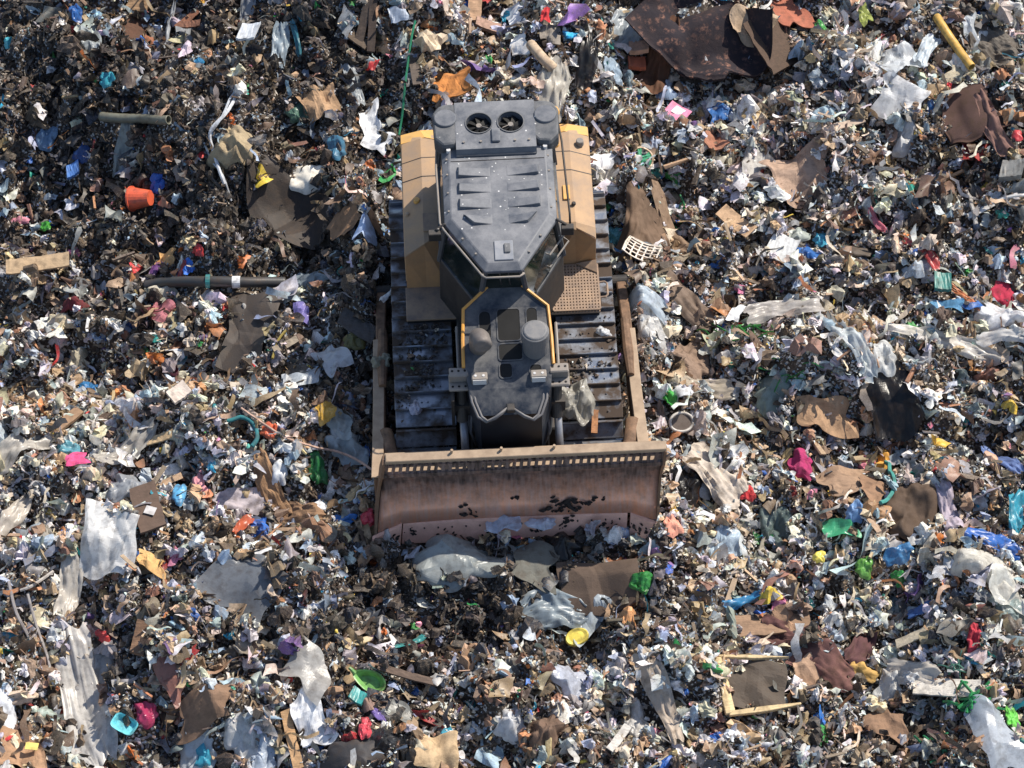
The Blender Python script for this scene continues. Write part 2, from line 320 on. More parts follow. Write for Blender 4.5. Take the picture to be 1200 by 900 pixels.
# ------------------------------------------------------------------ the bulldozer (front towards -y)
def bulldozer():
    root = bpy.data.objects.new('bulldozer', None); COL.objects.link(root)
    root.location = (DZ_X, 0, 0.0); root.rotation_euler = (0, DZ_ROLL, DZ_YAW)
    tag(root, 'dusty ochre and charcoal crawler bulldozer with a wide front blade', 'bulldozer')
    # chassis between the tracks
    c = MB(); c.box(-0.62, 0.62, -1.55, 2.55, 0.45, 1.12); c.box(-0.50, 0.50, -1.72, -1.50, 0.5, 1.4); c.box(-0.40, 0.42, -1.80, -1.70, 0.75, 1.2)
    c.build('chassis', M_DARK, root, 0.02)
    # tracks
    R = 0.50; ya, yb = -1.06, 2.05; zc = 0.53; Ls = yb - ya; per = 2 * Ls + 2 * math.pi * R; N = 38; pitch = per / N
    sm = MB(); sm.box(-0.39, 0.39, -pitch * 0.49, pitch * 0.47, 0.0, 0.028); sm.box(-0.385, 0.385, pitch * 0.38, pitch * 0.46, 0.026, 0.085)
    sm.box(-0.14, -0.09, -pitch * 0.5, pitch * 0.5, -0.09, 0.002); sm.box(0.09, 0.14, -pitch * 0.5, pitch * 0.5, -0.09, 0.002)
    for bx_ in (-0.2, -0.04, 0.04, 0.2): sm.cyl((bx_, -0.03, 0.026), (bx_, -0.03, 0.045), 0.014, n=6)
    proto = sm.build('track_shoe', M_SHOE, None, 0.006)
    for s in (-1, 1):
        x = s * 1.07; t = MB(); t.box(x - 0.16, x + 0.16, ya + 0.1, yb - 0.1, 0.30, 0.80)
        for yy, rr in ((ya, 0.40), (yb, 0.41)): t.cyl((x - 0.09, yy, zc), (x + 0.09, yy, zc), rr, n=28)
        for k in range(6): t.cyl((x - 0.17, ya + 0.45 + k * 0.48, 0.20), (x + 0.17, ya + 0.45 + k * 0.48, 0.20), 0.12, n=14)
        tr = t.build('track', M_DARK, root)
        for k in range(N):
            d = (k + 0.37) * pitch
            if d < Ls: y, z, a = ya + d, zc + R, 0.0
            elif d < Ls + math.pi * R: th = (d - Ls) / R; y, z, a = yb + R * math.sin(th), zc + R * math.cos(th), -th
            elif d < 2 * Ls + math.pi * R: y, z, a = yb - (d - Ls - math.pi * R), zc - R, -math.pi
            else: th = (d - 2 * Ls - math.pi * R) / R; y, z, a = ya - R * math.sin(th), zc - R * math.cos(th), math.pi - th
            o = proto if (s == -1 and k == 0) else proto.copy()
            if o is not proto: COL.objects.link(o)
            o.parent = tr; o.location = (x + random.uniform(-.008, .008), y, z); o.rotation_euler = (a + random.uniform(-.015, .015), 0, 0)
    # fenders with tank boxes behind
    for s in (-1, 1):
        P = lambda x, y, z: (s * x, y, z)
        f = MB()
        prof = [(2.98, 1.66, 1.74), (2.76, 1.74, 1.86), (2.2, 1.74, 1.86), (1.22, 1.72, 1.84)]        # y, outer z, inner z
        rings = [[P(1.26, y, 1.12), P(1.26, y, zo), P(0.99, y, zi), P(0.70, y, zi), P(0.70, y, 1.12)] for y, zo, zi in prof]
        yf = 0.98 if s < 0 else 1.14; ye = .80 if s < 0 else 1.04
        rings.append([P(1.26, yf - 0.06, 1.12), P(1.26, yf - 0.06, 1.66), P(0.99, yf + 0.02, 1.80), P(0.70, yf + 0.22, 1.82), P(0.70, yf, 1.12)])
        f.loft(rings); fe = f.build('fender', M_YEL, root, 0.014)
        r = MB(); r.loft([[P(1.255, 2.99, 1.67), P(0.99, 2.99, 1.755), P(0.70, 2.99, 1.755), P(0.70, 2.985, 1.70), P(1.255, 2.985, 1.62)],
                          [P(1.255, 2.77, 1.748), P(0.93, 2.77, 1.869), P(0.70, 2.70, 1.869), P(0.70, 2.70, 1.80), P(1.255, 2.77, 1.70)]]); r.build('rear_cover', M_YELB, fe)
        for yy in (2.42, 2.10):       # panel joints
            j = MB(); j.add([P(1.262, yy, 1.3), P(1.262, yy, 1.742), P(0.99, yy, 1.863), P(0.70, yy, 1.863), P(1.262, yy + .012, 1.3), P(1.262, yy + .012, 1.742), P(0.99, yy + .012, 1.863), P(0.70, yy + .012, 1.863)], [(0, 1, 5, 4), (1, 2, 6, 5), (2, 3, 7, 6)]); j.build('panel_joint', M_DARK, fe)
        g = MB()                      # sloped brown front of the fender down to the step
        g.loft([[P(1.25, yf - .065, 1.655), P(.99, yf + .015, 1.79), P(.71, yf + .21, 1.81), P(.71, yf + .18, 1.1), P(1.25, yf - .08, 1.1)], [P(1.25, ye, 1.16), P(.99, ye, 1.16), P(.71, ye, 1.16), P(.71, ye, 1.1), P(1.25, ye, 1.1)]])
        g.build('fender_front', paint_mat('scuffed_ochre', lin(178, 134, 90), lin(132, 110, 94), 0.95, 0.65), fe)
        st = MB(); st.box(min(s * .42, s * 1.27), max(s * .42, s * 1.27), 0.27, 1.03 if s > 0 else 0.81, 1.115, 1.15); sp = st.build('step_plate', M_STEP, root, 0.006)
        sk = MB(); sk.box(min(s * .42, s * 1.26), max(s * .42, s * 1.26), 0.285, 0.30, 0.9, 1.113); sk.build('step_apron', M_DARK, sp)
    # perforated tread over the right-hand step
    p = MB(); nx, ny = 15, 15; x0, x1, y0, y1 = 0.66, 1.27, 0.28, 1.02
    for i in range(nx + 1):
        xx = x0 + (x1 - x0) * i / nx; p.box(xx - 0.012, xx + 0.012, y0, y1, 1.185, 1.205)
    for j in range(ny + 1):
        yy = y0 + (y1 - y0) * j / ny; p.box(x0, x1, yy - 0.014, yy + 0.014, 1.187, 1.2035)
    tread = p.build('perforated_tread', M_STEP, root); q = MB(); q.box(x0, x1, y0 + .02, y1, 1.152, 1.156); q.build('tread_tray', M_PIT, tread)
    gp = MB(); gp.loft([[(0.99, 1.02, 1.207), (1.26, 1.02, 1.207), (1.26, 0.86, 1.207)], [(0.99, 1.02, 1.23), (1.26, 1.02, 1.30), (1.26, 0.86, 1.225)]]); gp.build('corner_gusset', M_STEP, tread)
    h = MB(); h.tube([(1.27, .72, 1.19), (1.35, .72, 1.2), (1.38, .69, 1.2), (1.38, .50, 1.2), (1.35, .47, 1.2), (1.27, .47, 1.19)], 0.014); h.build('grab_handle', M_STEP, root)
    # small fittings on the fenders
    for (x, y, z, r_, hh, mt, nm) in ((1.13, 2.58, 1.80, .055, .09, M_GREY, 'filler_cap'), (-1.07, 1.72, 1.80, .045, .06, M_YELB, 'filler_cap'), (-1.20, 1.55, 1.74, .03, .05, M_RAIL, 'marker_knob'), (.80, 2.55, 1.85, .06, .05, M_YELB, 'filler_cap'), (.99, 1.52, 1.85, .03, .04, M_DARK, 'bolt_cap')):
        k = MB(); k.cyl((x, y, z), (x, y, z + hh), r_, r_ * .9, 18); k.build(nm, mt, root, 0.008)
    k = MB(); k.box(.86, .95, 1.60, 1.84, 1.853, 1.875); k.build('access_plate', M_YELB, root, .004)
    k = MB(); k.box(-1.0, -.80, 1.18, 1.48, 1.846, 1.862); k.build('access_plate', M_STEP, root, .004)
    b = MB(); b.cyl((.79, 2.98, 1.6), (.79, 2.98, 2.02), .085, .08, 18); b.cyl((.79, 2.98, 2.02), (.79, 2.98, 2.06), .095, .085, 18); b.build('rear_filter_can', M_YELB, root)
    b = MB(); b.tube([(.98, 3.0, 1.6), (1.0, 3.02, 1.9), (.96, 3.06, 2.1), (.93, 3.1, 1.8)], .014); b.build('hydraulic_hose', M_HOSE, root)
    # cab: body, windows, roof
    low = [(-.80, 2.05), (-.82, .62), (-.36, -.18), (.36, -.18), (.82, .62), (.80, 2.05)]
    mid = [(-.77, 2.02), (-.80, .50), (-.33, -.33), (.33, -.33), (.80, .50), (.77, 2.02)]
    up = [(-.69, 2.0), (-.69, .36), (-.225, -.41), (.225, -.41), (.69, .36), (.69, 2.0)]
    cb = MB(); cb.loft([[(x, y, 1.10) for x, y in low], [(x, y, 2.12) for x, y in mid]]); cab = cb.build('cab', M_DARK, root, .012)
    fr = MB(); zb, zt = 2.10, 3.0
    for i in range(6):
        a, c2 = mid[i], up[i]; fr.tube([(a[0], a[1], zb), (c2[0], c2[1], zt)], .038, 6)
    fr.loft([[(x * 1.01, y, 2.121) for x, y in mid], [(x * 1.01, y, 2.17) for x, y in mid]]); fr.build('window_frame', M_ROOFD, cab)
    for i in range(6):
        j = (i + 1) % 6; a, b2, c2, d2 = mid[i], mid[j], up[j], up[i]; k = .985
        wq = MB(); o = .012
        def pt(p, z, kk): return (p[0] * kk, .8 + (p[1] - .8) * kk, z)
        wq.add([pt(a, 2.17, .985), pt(b2, 2.17, .985), pt(c2, 2.99, .985), pt(d2, 2.99, .985), pt(a, 2.17, .965), pt(b2, 2.17, .965), pt(c2, 2.99, .965), pt(d2, 2.99, .965)],
               [(0, 1, 2, 3), (7, 6, 5, 4), (0, 4, 5, 1), (1, 5, 6, 2), (2, 6, 7, 3), (3, 7, 4, 0)]); wq.build('window', M_GLASS, cab)
    # roof shell with a raised inner field
    ro = [(-.715, 2.0), (-.715, .33), (-.235, -.46), (.235, -.46), (.715, .33), (.715, 2.0)]
    ri = [(-.64, 1.97), (-.64, .36), (-.20, -.38), (.20, -.38), (.64, .36), (.64, 1.97)]
    r = MB(); r.loft([[(x, y, 2.985) for x, y in ro], [(x, y, 3.03) for x, y in ro], [(x, y, 3.085) for x, y in ri], [(x * .97, .8 + (y - .8) * .98, 3.10) for x, y in ri]])
    roof = r.build('roof', M_ROOF, cab, .01)
    for s in (-1, 1):
        for k, yy in enumerate((1.12, .86, .60, .34)):
            xo = .52 if k < 3 else .47; rb = MB(); P = lambda x, y, z: (s * x, y, z)
            cut = .0 if k < 3 else .12
            rb.add([P(.10, yy - .09, 3.099), P(xo - cut, yy - .09, 3.099), P(xo, yy + .09, 3.099), P(.10, yy + .09, 3.099),
                    P(.12, yy - .085, 3.104), P(xo - .015 - cut, yy - .082, 3.150), P(xo - .02, yy + .035, 3.158), P(.12, yy + .03, 3.104)],
                   [(3, 2, 1, 0), (4, 5, 6, 7), (0, 1, 5, 4), (1, 2, 6, 5), (2, 3, 7, 6), (3, 0, 4, 7)]); rb.build('roof_rib', M_ROOF, roof, .004)
    hh = MB(); hh.box(-.10, .135, -.34, -.03, 3.098, 3.118); hh.build('roof_hatch', paint_mat('pale_hatch', lin(118, 122, 130), lin(150, 150, 152), .7, .35), roof, .006)
    hh = MB(); hh.box(.02, .10, -.24, -.09, 3.119, 3.14); hh.build('hatch_latch', M_ROOFD, roof, .01)
    sp = MB()
    for i in range(60):
        a = random.uniform(-.6, .6); y = random.uniform(.0, 1.9); zz = 3.1005 if abs(a) < .55 and y > .4 else None
        if zz: sp.cyl((a, y, zz), (a, y, zz + .004), random.uniform(.004, .010), n=6)
    ld = sp.build('bird_dropping', trash_mat('paper', lin(225, 225, 220)), roof); ld['kind'] = 'stuff'
    for (x, y) in [(-.66, v) for v in (.5, .8, 1.1, 1.35)] + [(.66, v) for v in (.5, .8, 1.1, 1.35)] + [(-.5, .05), (-.34, -.2), (.5, .05), (.34, -.2)]:
        q = MB(); q.cyl((x * .985, y, 3.06), (x * .985, y, 3.092), .014, n=8); q.build('roof_bolt', M_GREY, roof)
    for yy in (1.30,):
        q = MB(); q.box(-.60, .60, yy - .005, yy + .005, 3.099, 3.1035); q.build('roof_seam', M_PIT, roof)
    # rails and mirrors round the roof
    t = MB(); t.tube([(-.77, 2.0, 2.7), (-.79, 1.3, 2.99), (-.77, .36, 3.02), (-.72, .24, 3.03), (-.27, -.51, 3.03), (-.22, -.55, 3.03), (.20, -.55, 3.03), (.26, -.50, 3.03)], .015, 6)
    for a in ((-.77, .31), (-.26, -.47), (.24, -.47)): t.tube([(a[0], a[1], 3.0), (a[0] * 1.04, a[1] - .05, 3.03)], .014, 6)
    t.build('roof_rail', M_GREY, cab, smooth_=True)
    t = MB(); t.tube([(.80, 2.0, 3.05), (.84, 1.6, 3.06), (.88, .45, 3.0), (.88, .36, 2.9)], .014, 6); t.build('roof_rail', M_DARK, cab, smooth_=True)
    for s in (-1, 1):
        t = MB(); t.tube([(s * .70, .33, 3.05), (s * .83, .27, 3.0)], .022, 6); t.box(min(s * .76, s * .92), max(s * .76, s * .92), .20, .29, 2.86, 3.0); t.build('side_mirror', M_DARK, cab, .008)
    for s, z_ in ((1, 2.8), (1, 2.55)):
        t = MB(); t.tube([(.80, .42, z_), (.86, .36, z_), (.60, -.05, z_), (.55, -.02, z_)], .012, 6); t.build('grab_bar', M_GREY, cab)
    for x in (-.05, .06):
        t = MB(); t.tube([(x, -.42, 3.02), (x + .01, -.50, 2.9), (x + .02, -.43, 2.72)], .01, 5); t.build('wiper', M_DARK, cab)
    # air conditioner across the back of the roof, two fans and two round end covers
    a = MB(); zT = 3.215; fx = (-.215, .195); fy = 1.83; hw = .195; n = 32
    x0, x1, y0, y1 = -.52, .51, 1.36, 2.19
    a.add([(x0, y0, 3.07), (x1, y0, 3.07), (x1, y1, 3.07), (x0, y1, 3.07), (x0, y0 + .05, zT - .01), (x1, y0 + .05, zT - .01), (x1, y1, zT), (x0, y1, zT)], [(0, 1, 5, 4), (1, 2, 6, 5), (2, 3, 7, 6), (3, 0, 4, 7)])
    xs = [x0, fx[0] - hw, fx[0] + hw, fx[1] - hw, fx[1] + hw, x1]; ys = [y0 + .05, fy - hw, fy + hw, y1]
    zf = lambda y: zT - .01 + .01 * (y - y0 - .05) / (y1 - y0 - .05)
    for i in range(5):
        for j in range(3):
            if j == 1 and i in (1, 3): continue
            a.add([(xs[i], ys[j], zf(ys[j])), (xs[i + 1], ys[j], zf(ys[j])), (xs[i + 1], ys[j + 1], zf(ys[j + 1])), (xs[i], ys[j + 1], zf(ys[j + 1]))], [(0, 1, 2, 3)])
    for cx in fx:
        ci, sq, dn = [], [], []
        for k in range(n):
            th = 2 * math.pi * k / n; cs, sn = math.cos(th), math.sin(th); m_ = max(abs(cs), abs(sn)); sq.append((cx + hw * cs / m_, fy + hw * sn / m_, zf(fy + hw * sn / m_)))
            ci.append((cx + .168 * cs, fy + .168 * sn, zf(fy + .168 * sn))); dn.append((cx + .16 * cs, fy + .16 * sn, zT - .12))
        a.add(sq + ci + dn, [(k, (k + 1) % n, n + (k + 1) % n, n + k) for k in range(n)] + [(n + k, n + (k + 1) % n, 2 * n + (k + 1) % n, 2 * n + k) for k in range(n)])
    ac = a.build('air_conditioner', M_ROOF, root)
    for cx in fx:
        d = MB(); d.cyl((cx, fy, zT - .108), (cx, fy, zT - .098), .165, n=28); fb = d.build('fan', M_PIT, ac)
        d = MB()
        for k in range(7):
            th = 2 * math.pi * k / 7 + cx; c0, s0 = math.cos(th), math.sin(th)
            d.add([(cx + .04 * c0 - .02 * s0, fy + .04 * s0 + .02 * c0, zT - .06), (cx + .15 * c0 - .045 * s0, fy + .15 * s0 + .045 * c0, zT - .055), (cx + .15 * c0 + .03 * s0, fy + .15 * s0 - .03 * c0, zT - .085), (cx + .04 * c0 + .02 * s0, fy + .04 * s0 - .02 * c0, zT - .08)], [(0, 1, 2, 3)])
        d.build('fan_blade_set', paint_mat('fan_plastic', lin(8, 8, 9), lin(12, 12, 13), .2, .7), ac)
        d = MB(); d.cyl((cx, fy, zT - .12), (cx, fy, zT - .045), .045, .035, 16); d.tube([(cx, fy, zT - .05), (cx + (.12 if cx < 0 else -.11), fy - .06, zT - .04)], .007, 5); d.build('fan_hub', M_GREY, ac)
        d = MB(); d.disc_ring((cx, fy), .165, .178, zT - .02, zT + .008); d.build('fan_rim', M_ROOFD, ac)
    d = MB(); d.box(-.06, .05, 1.50, 1.72, zT - .006, zT + .025); d.build('duct_cover', M_ROOF, ac, .01)
    d = MB(); d.tube([(-.52, 1.375, 3.115), (.50, 1.375, 3.115)], .016, 6); d.build('hinge_bar', M_ROOFD, ac)
    for x in (-.42, -.2, .02, .24, .42):
        d = MB(); d.cyl((x, 1.52, zT - .012), (x, 1.52, zT + .012), .016, n=8); d.build('bolt', M_GREY, ac)
    for s in (-1, 1):
        P = [(.50, 1.58), (.57, 1.50), (.74, 1.48), (.86, 1.60), (.88, 2.04), (.80, 2.16), (.70, 2.20), (.50, 2.20)]
        P = [(s * x * .93 + .005, y) for x, y in P]
        e = MB(); e.loft([[(x, y, 2.98) for x, y in P], [(x, y, 3.15) for x, y in P], [(.69 * s + (x - .69 * s) * .9, 1.85 + (y - 1.85) * .92, 3.205) for x, y in P]]); ec = e.build('end_cover', M_ROOFD, ac, .015)
        e = MB(); e.cyl((s * .645, 1.93, 3.20), (s * .645, 1.93, 3.235), .15, .14, 32); e.build('round_cover', M_ROOF, ac, .006)
        e = MB(); e.cyl((s * .62, 1.47, 3.08), (s * .62, 1.47, 3.14), .028, n=12); e.build('roof_mount_bolt', M_LAMP, ac)
    # hood
    H = [(-.20, -.34, 2.56), (-.52, -.58, 2.43), (-.545, -1.36, 2.25), (-.50, -1.62, 2.15), (-.37, -1.90, 1.96), (.40, -1.90, 1.96), (.53, -1.62, 2.15), (.565, -1.36, 2.25), (.54, -.58, 2.43), (.22, -.34, 2.56)]
    hd = MB(); Hs = [(x * .96, -.9 + (y + .9) * .98, z + .018) for x, y, z in H]
    hd.loft([[(x, y, 1.15) for x, y, z in H], [(x, y, z - .05) for x, y, z in H], H, ], cap=False); nH = len(H)
    # top as strips so that it stays smooth from the cab to the nose
    def top_z(y): return np.interp(y, [-1.90, -1.62, -1.36, -.58, -.34], [1.96, 2.15, 2.25, 2.43, 2.56])
    prs = [(0, 9), (1, 8), (2, 7), (3, 6), (4, 5)]
    for a_, b_ in zip(prs[:-1], prs[1:]):
        pa, pb, pc, pd = H[a_[0]], H[a_[1]], H[b_[1]], H[b_[0]]; hd.add([pa, pb, pc, pd], [(0, 1, 2, 3)])
    hd.add([H[4], H[5], (H[5][0], H[5][1], 1.15), (H[4][0], H[4][1], 1.15)], [(0, 1, 2, 3)])
    hood = hd.build('hood', M_HOOD, root)
    def slot(xa, xb, ya_, yb_, rad, nm='vent'):
        pts = []
        for (cx, cy, a0) in ((xb - rad, yb_ - rad, 0), (xa + rad, yb_ - rad, 90), (xa + rad, ya_ + rad, 180), (xb - rad, ya_ + rad, 270)):
            for k in range(4): th = math.radians(a0 + 30 * k); pts.append((cx + rad * math.cos(th), cy + rad * math.sin(th)))
        v = MB(); v.loft([[(x, y, top_z(y) - .01) for x, y in pts], [(x, y, top_z(y) + .006) for x, y in pts]]); v.build(nm, M_PIT, hood)
        v = MB(); big = [((xa + xb) / 2 + (x - (xa + xb) / 2) * (1 + .03 / (xb - xa)), (ya_ + yb_) / 2 + (y - (ya_ + yb_) / 2) * (1 + .03 / (yb_ - ya_))) for x, y in pts]; nn = len(pts)
        v.add([(x, y, top_z(y) + .012) for x, y in pts] + [(x, y, top_z(y) + .012) for x, y in big] + [(x, y, top_z(y) - .004) for x, y in big] + [(x, y, top_z(y) - .004) for x, y in pts],
              [(q * nn + k, q * nn + (k + 1) % nn, ((q + 1) % 4) * nn + (k + 1) % nn, ((q + 1) % 4) * nn + k) for q in range(4) for k in range(nn)]); v.build('vent_rim', M_HOOD, hood)
    for sl in ((-.10, .18, -1.02, -.60, .04), (-.33, -.19, -1.0, -.62, .06), (.27, .40, -.84, -.60, .05), (-.10, .19, -1.28, -1.07, .035), (-.10, .05, -1.50, -1.33, .04), (.28, .42, -1.48, -1.36, .04)): slot(*sl)
    for s in (-1, 1):
        o_ = .01
        t = MB(); t.tube([(s * .22 + o_, -.34, 2.575), (s * .535 + o_, -.58, 2.445), (s * .56 + o_, -1.0, 2.345), (s * .565 + o_, -1.36, 2.262)], .022, 6); t.build('hood_trim', M_TRIM, hood)
        t = MB(); t.tube([(s * .62 + o_, -.62, 1.5), (s * .63 + o_, -.68, 2.2), (s * .63 + o_, -1.3, 2.12), (s * .62 + o_, -1.36, 1.5)], .02, 6); t.build('side_rail', M_GREY, hood)
    # exhaust and air intake
    e = MB(); e.cyl((.36, -1.13, 2.2), (.36, -1.13, 2.52), .16, n=24); e.cyl((.36, -1.13, 2.50), (.36, -1.13, 2.66), .178, .174, 32); e.cyl((.36, -1.13, 2.659), (.36, -1.13, 2.685), .162, .14, 32)
    e.build('intake_precleaner', paint_mat('dusty_grey_plastic', lin(96, 98, 102), lin(140, 136, 132), .8, .55), root, .008)
    e = MB(); e.tube([(-.35, -1.08, 2.2), (-.35, -1.08, 2.45), (-.345, -1.11, 2.54), (-.33, -1.17, 2.60), (-.30, -1.30, 2.62), (-.30, -1.31, 2.62)], [.12, .12, .125, .125, .12, .10], 20)
    e.build('exhaust_stack', paint_mat('burnt_steel', lin(122, 116, 112), lin(90, 80, 74), .8, .5, metal=.3), root, smooth_=True)
    # front work lamps on perforated brackets
    for x, y in ((-.62, -1.44), (.64, -1.44)):
        b = MB(); b.box(x - .13, x + .13, y - .14, y + .12, 2.05, 2.10); b.box(x - .12, x + .12, y - .03, y + .11, 2.10, 2.24); lb = b.build('lamp_bracket', M_GREY, root, .015)
        for q in range(6):
            k = MB(); cx = x - .08 + .08 * (q % 3); cy = y - .09 + .0 * (q // 3) + .14 * (q // 3); zz = 2.10 if q < 3 else 2.24
            k.cyl((cx, cy, zz - .01), (cx, cy, zz + .004), .016, n=8); k.build('bracket_hole', M_PIT, lb)
    for x in (-.36, .38):
        b = MB(); b.box(x - .10, x + .10, -1.56, -1.44, 2.14, 2.27); lb = b.build('work_lamp', M_GREY, root, .012)
        k = MB(); k.box(x - .085, x + .085, -1.568, -1.56, 2.15, 2.26); k.build('lens', M_LAMP, lb)
        for q in (-1, 1): k = MB(); k.cyl((x + q * .05, -1.50, 2.262), (x + q * .05, -1.50, 2.276), .018, n=8); k.build('bolt', M_LAMP, lb)
    # hoses draped over the nose
    for s in (-1, 1):
        for dx in (0, .045):
            t = MB(); t.tube([(s * (.50 - dx), -1.50, 2.16), (s * (.47 - dx), -1.75, 2.06), (s * (.40 - dx), -1.92, 1.97), (s * (.30 - dx * .4), -1.975, 1.93 + dx * .4), (s * (.18), -1.95, 1.97 + dx * .5), (s * .03, -1.86, 2.03 + dx * .4)], .018, 8); t.build('hydraulic_hose', M_HOSE, root, smooth_=True)
    t = MB(); t.box(-.04, .06, -1.91, -1.80, 2.0, 2.07); t.build('hose_clamp', M_DARK, root, .01)
    # lift cylinders
    for s in (-1, 1):
        x = s * .60
        t = MB(); t.cyl((x, -1.38, 2.04), (x, -1.66, 1.55), .075, n=16); t.box(x - .11, x + .11, -1.62, -1.50, 1.60, 1.80); t.box(x - .13, x - .09, -1.68, -1.42, 1.45, 2.0); lc = t.build('lift_cylinder', M_DARK, root)
        t = MB(); t.cyl((x + .01, -1.62, 1.62), (x + .03, -2.05, .95), .05, n=14); t.build('piston_rod', paint_mat('rod_steel', lin(150, 152, 158), lin(96, 84, 74), .6, .3, metal=.5), lc, smooth_=True)
        t = MB(); t.tube([(x - s * .12, -1.40, 2.0), (x - s * .13, -1.6, 1.7), (x - s * .1, -1.75, 1.4), (x - s * .16, -1.8, 1.2)], .016, 6); t.build('cylinder_hose', M_HOSE, lc, smooth_=True)
    # push arms
    for s in (-1, 1):
        t = MB(); xo, xi = 1.69, 1.56
        rings = []
        for y, z0, z1, sh in ((1.35, .36, .50, -.02), (.6, .38, .68, 0), (-.7, .34, .72, .03), (-1.55, .34, .86, .05), (-2.12, .30, .98, .07)):
            rings.append([(s * (xi + sh), y, z0), (s * (xo + sh), y, z0), (s * (xo + sh), y, z1), (s * (xi + sh), y, z1)])
        t.loft(rings); arm = t.build('push_arm', M_ARM, root, .015)
        t = MB(); t.loft([[(s * (xo + .004 + sh - .12), y, z1 + .002), (s * (xo + .03 + sh), y, z1 + .002), (s * (xo + .03 + sh), y, z1 + .035), (s * (xo + .004 + sh - .12), y, z1 + .035)] for y, z1, sh in ((.3, .69, .01), (-.7, .72, .03), (-1.55, .86, .05), (-2.1, .98, .07))]); t.build('arm_rail', M_RAIL, arm, .006)
        t = MB(); t.tube([(s * 1.60, .45, .7), (s * 1.61, -.1, .74), (s * 1.62, -.5, .76)], [.06, .075, .05], 10); t.build('arm_guard', M_ARM, arm)
        t = MB(); t.cyl((s * 1.48, 1.28, .46), (s * 1.69, 1.28, .46), .09, n=18); t.build('trunnion', M_DARK, arm)
        t = MB(); t.tube([(s * 1.60, -1.25, .78), (s * 1.55, -1.62, .80), (s * 1.38, -1.88, .78), (s * 1.0, -2.08, .74)], [.10, .11, .10, .07], 10); t.build('blade_brace', M_ARM, arm, smooth_=True)
    # blade
    prof = [(-2.36, .33), (-2.26, .50), (-2.195, .68), (-2.16, .86), (-2.17, 1.02), (-2.225, 1.18), (-2.31, 1.32)]
    xs_ = [-1.79, -1.62, -1.48, -.75, 0, .75, 1.46, 1.62, 1.80]
    def wing(x): return max(0.0, (abs(x) - 1.44) / .36)
    def bp(x, y, z, back=0): return (x + .07 * z + (-x * .035 * z if x < 0 else 0), y - .17 * wing(x) * max(0, 1 - (z - .1) / 1.3) + back, z)
    g = MB(); nx = len(xs_); npf = len(prof)
    vf = [bp(x, y, z) for y, z in prof for x in xs_]; vb = [bp(x, y, z, .07) for y, z in prof for x in xs_]
    fs = [(j * nx + i, j * nx + i + 1, (j + 1) * nx + i + 1, (j + 1) * nx + i) for j in range(npf - 1) for i in range(nx - 1)]
    k = len(vf); rim = [i for i in range(nx)] + [j * nx + nx - 1 for j in range(1, npf)] + [(npf - 1) * nx + i for i in range(nx - 2, -1, -1)] + [j * nx for j in range(npf - 2, 0, -1)]
    fs += [tuple(q + k for q in reversed(f)) for f in fs] + [(rim[i], rim[(i + 1) % len(rim)], rim[(i + 1) % len(rim)] + k, rim[i] + k) for i in range(len(rim))]
    g.add(vf + vb, fs); blade = g.build('blade', M_BLADE, root, smooth_=False)
    for p_ in blade.data.polygons: p_.use_smooth = abs(p_.normal.x) < .9
    # cutting edge and end bits, bolted on
    e = MB(); e.loft([[bp(x, -2.375, .325), bp(x, -2.345, .345), bp(x, -2.46, .07), bp(x, -2.50, .06)] for x in (-1.46, 0, 1.44)]); ce = e.build('cutting_edge', M_EDGE, blade, .004)
    for i in range(16):
        x = -1.36 + i * .18; k = MB(); pz = .25; k.cyl(bp(x, -2.39, pz + .01), bp(x, -2.425, pz + .02), .010, n=8); k.build('edge_bolt', M_DARK, blade)
    for s in (-1, 1):
        xa, xb = (s * 1.475 - (.0 if s > 0 else 0), s * (1.86 if s < 0 else 1.82)); e = MB()
        e.loft([[bp(xa, -2.38, .33), bp(xa, -2.34, .345), bp(xa, -2.47, .06), bp(xa, -2.51, .05)], [bp(xb, -2.40, .30), bp(xb, -2.36, .31), bp(xb, -2.52, -.03), bp(xb, -2.56, -.04)]]); e.build('end_bit', M_EDGE, blade, .004)
        for i in range(4):
            f = (i + .6) / 4.4; x = xa + (xb - xa) * f; k = MB(); k.cyl(bp(x, -2.43, .19 - .05 * f), bp(x, -2.48, .205 - .05 * f), .02, n=8); k.build('edge_bolt', M_DARK, blade)
        x = s * 1.80; e = MB()                    # side plate
        pl = [bp(x, y - .02, z) for y, z in prof] + [bp(x, -2.30, 1.56), bp(x, -2.18, 1.60), bp(x, -2.02, 1.2), bp(x, -2.05, .33)]
        e.loft([[(p[0] + s * .002, p[1], p[2]) for p in pl], [(p[0] + s * .035, p[1], p[2]) for p in pl]]); e.build('side_plate', M_ARM, blade)
    # trash rack on top: rail, bars, sunlit ledge behind
    tr = MB(); tr.loft([[bp(x, -2.29, 1.545), bp(x, -2.17, 1.565), bp(x, -2.17, 1.625), bp(x, -2.29, 1.61)] for x in (-1.80, 1.83)]); tr.build('top_rail', M_RAIL, blade, .008)
    gr = MB(); nb = 38
    def gp_(x, t): return bp(x, -2.325 + .085 * t, 1.315 + .265 * t)
    for i in range(nb + 1):
        x = -1.78 + i * 3.58 / nb
        if abs(i - 12.5) < .6 or abs(i - 24.5) < .6: ww = .04
        else: ww = .021
        a0, a1 = gp_(x, 0), gp_(x, 1); sk = .02
        gr.loft([[(a0[0] - ww, a0[1], a0[2]), (a0[0] + ww, a0[1], a0[2]), (a0[0] + ww, a0[1] + .025, a0[2]), (a0[0] - ww, a0[1] + .025, a0[2])], [(a1[0] - ww + sk, a1[1], a1[2]), (a1[0] + ww + sk, a1[1], a1[2]), (a1[0] + ww + sk, a1[1] + .025, a1[2]), (a1[0] - ww + sk, a1[1] + .025, a1[2])]])
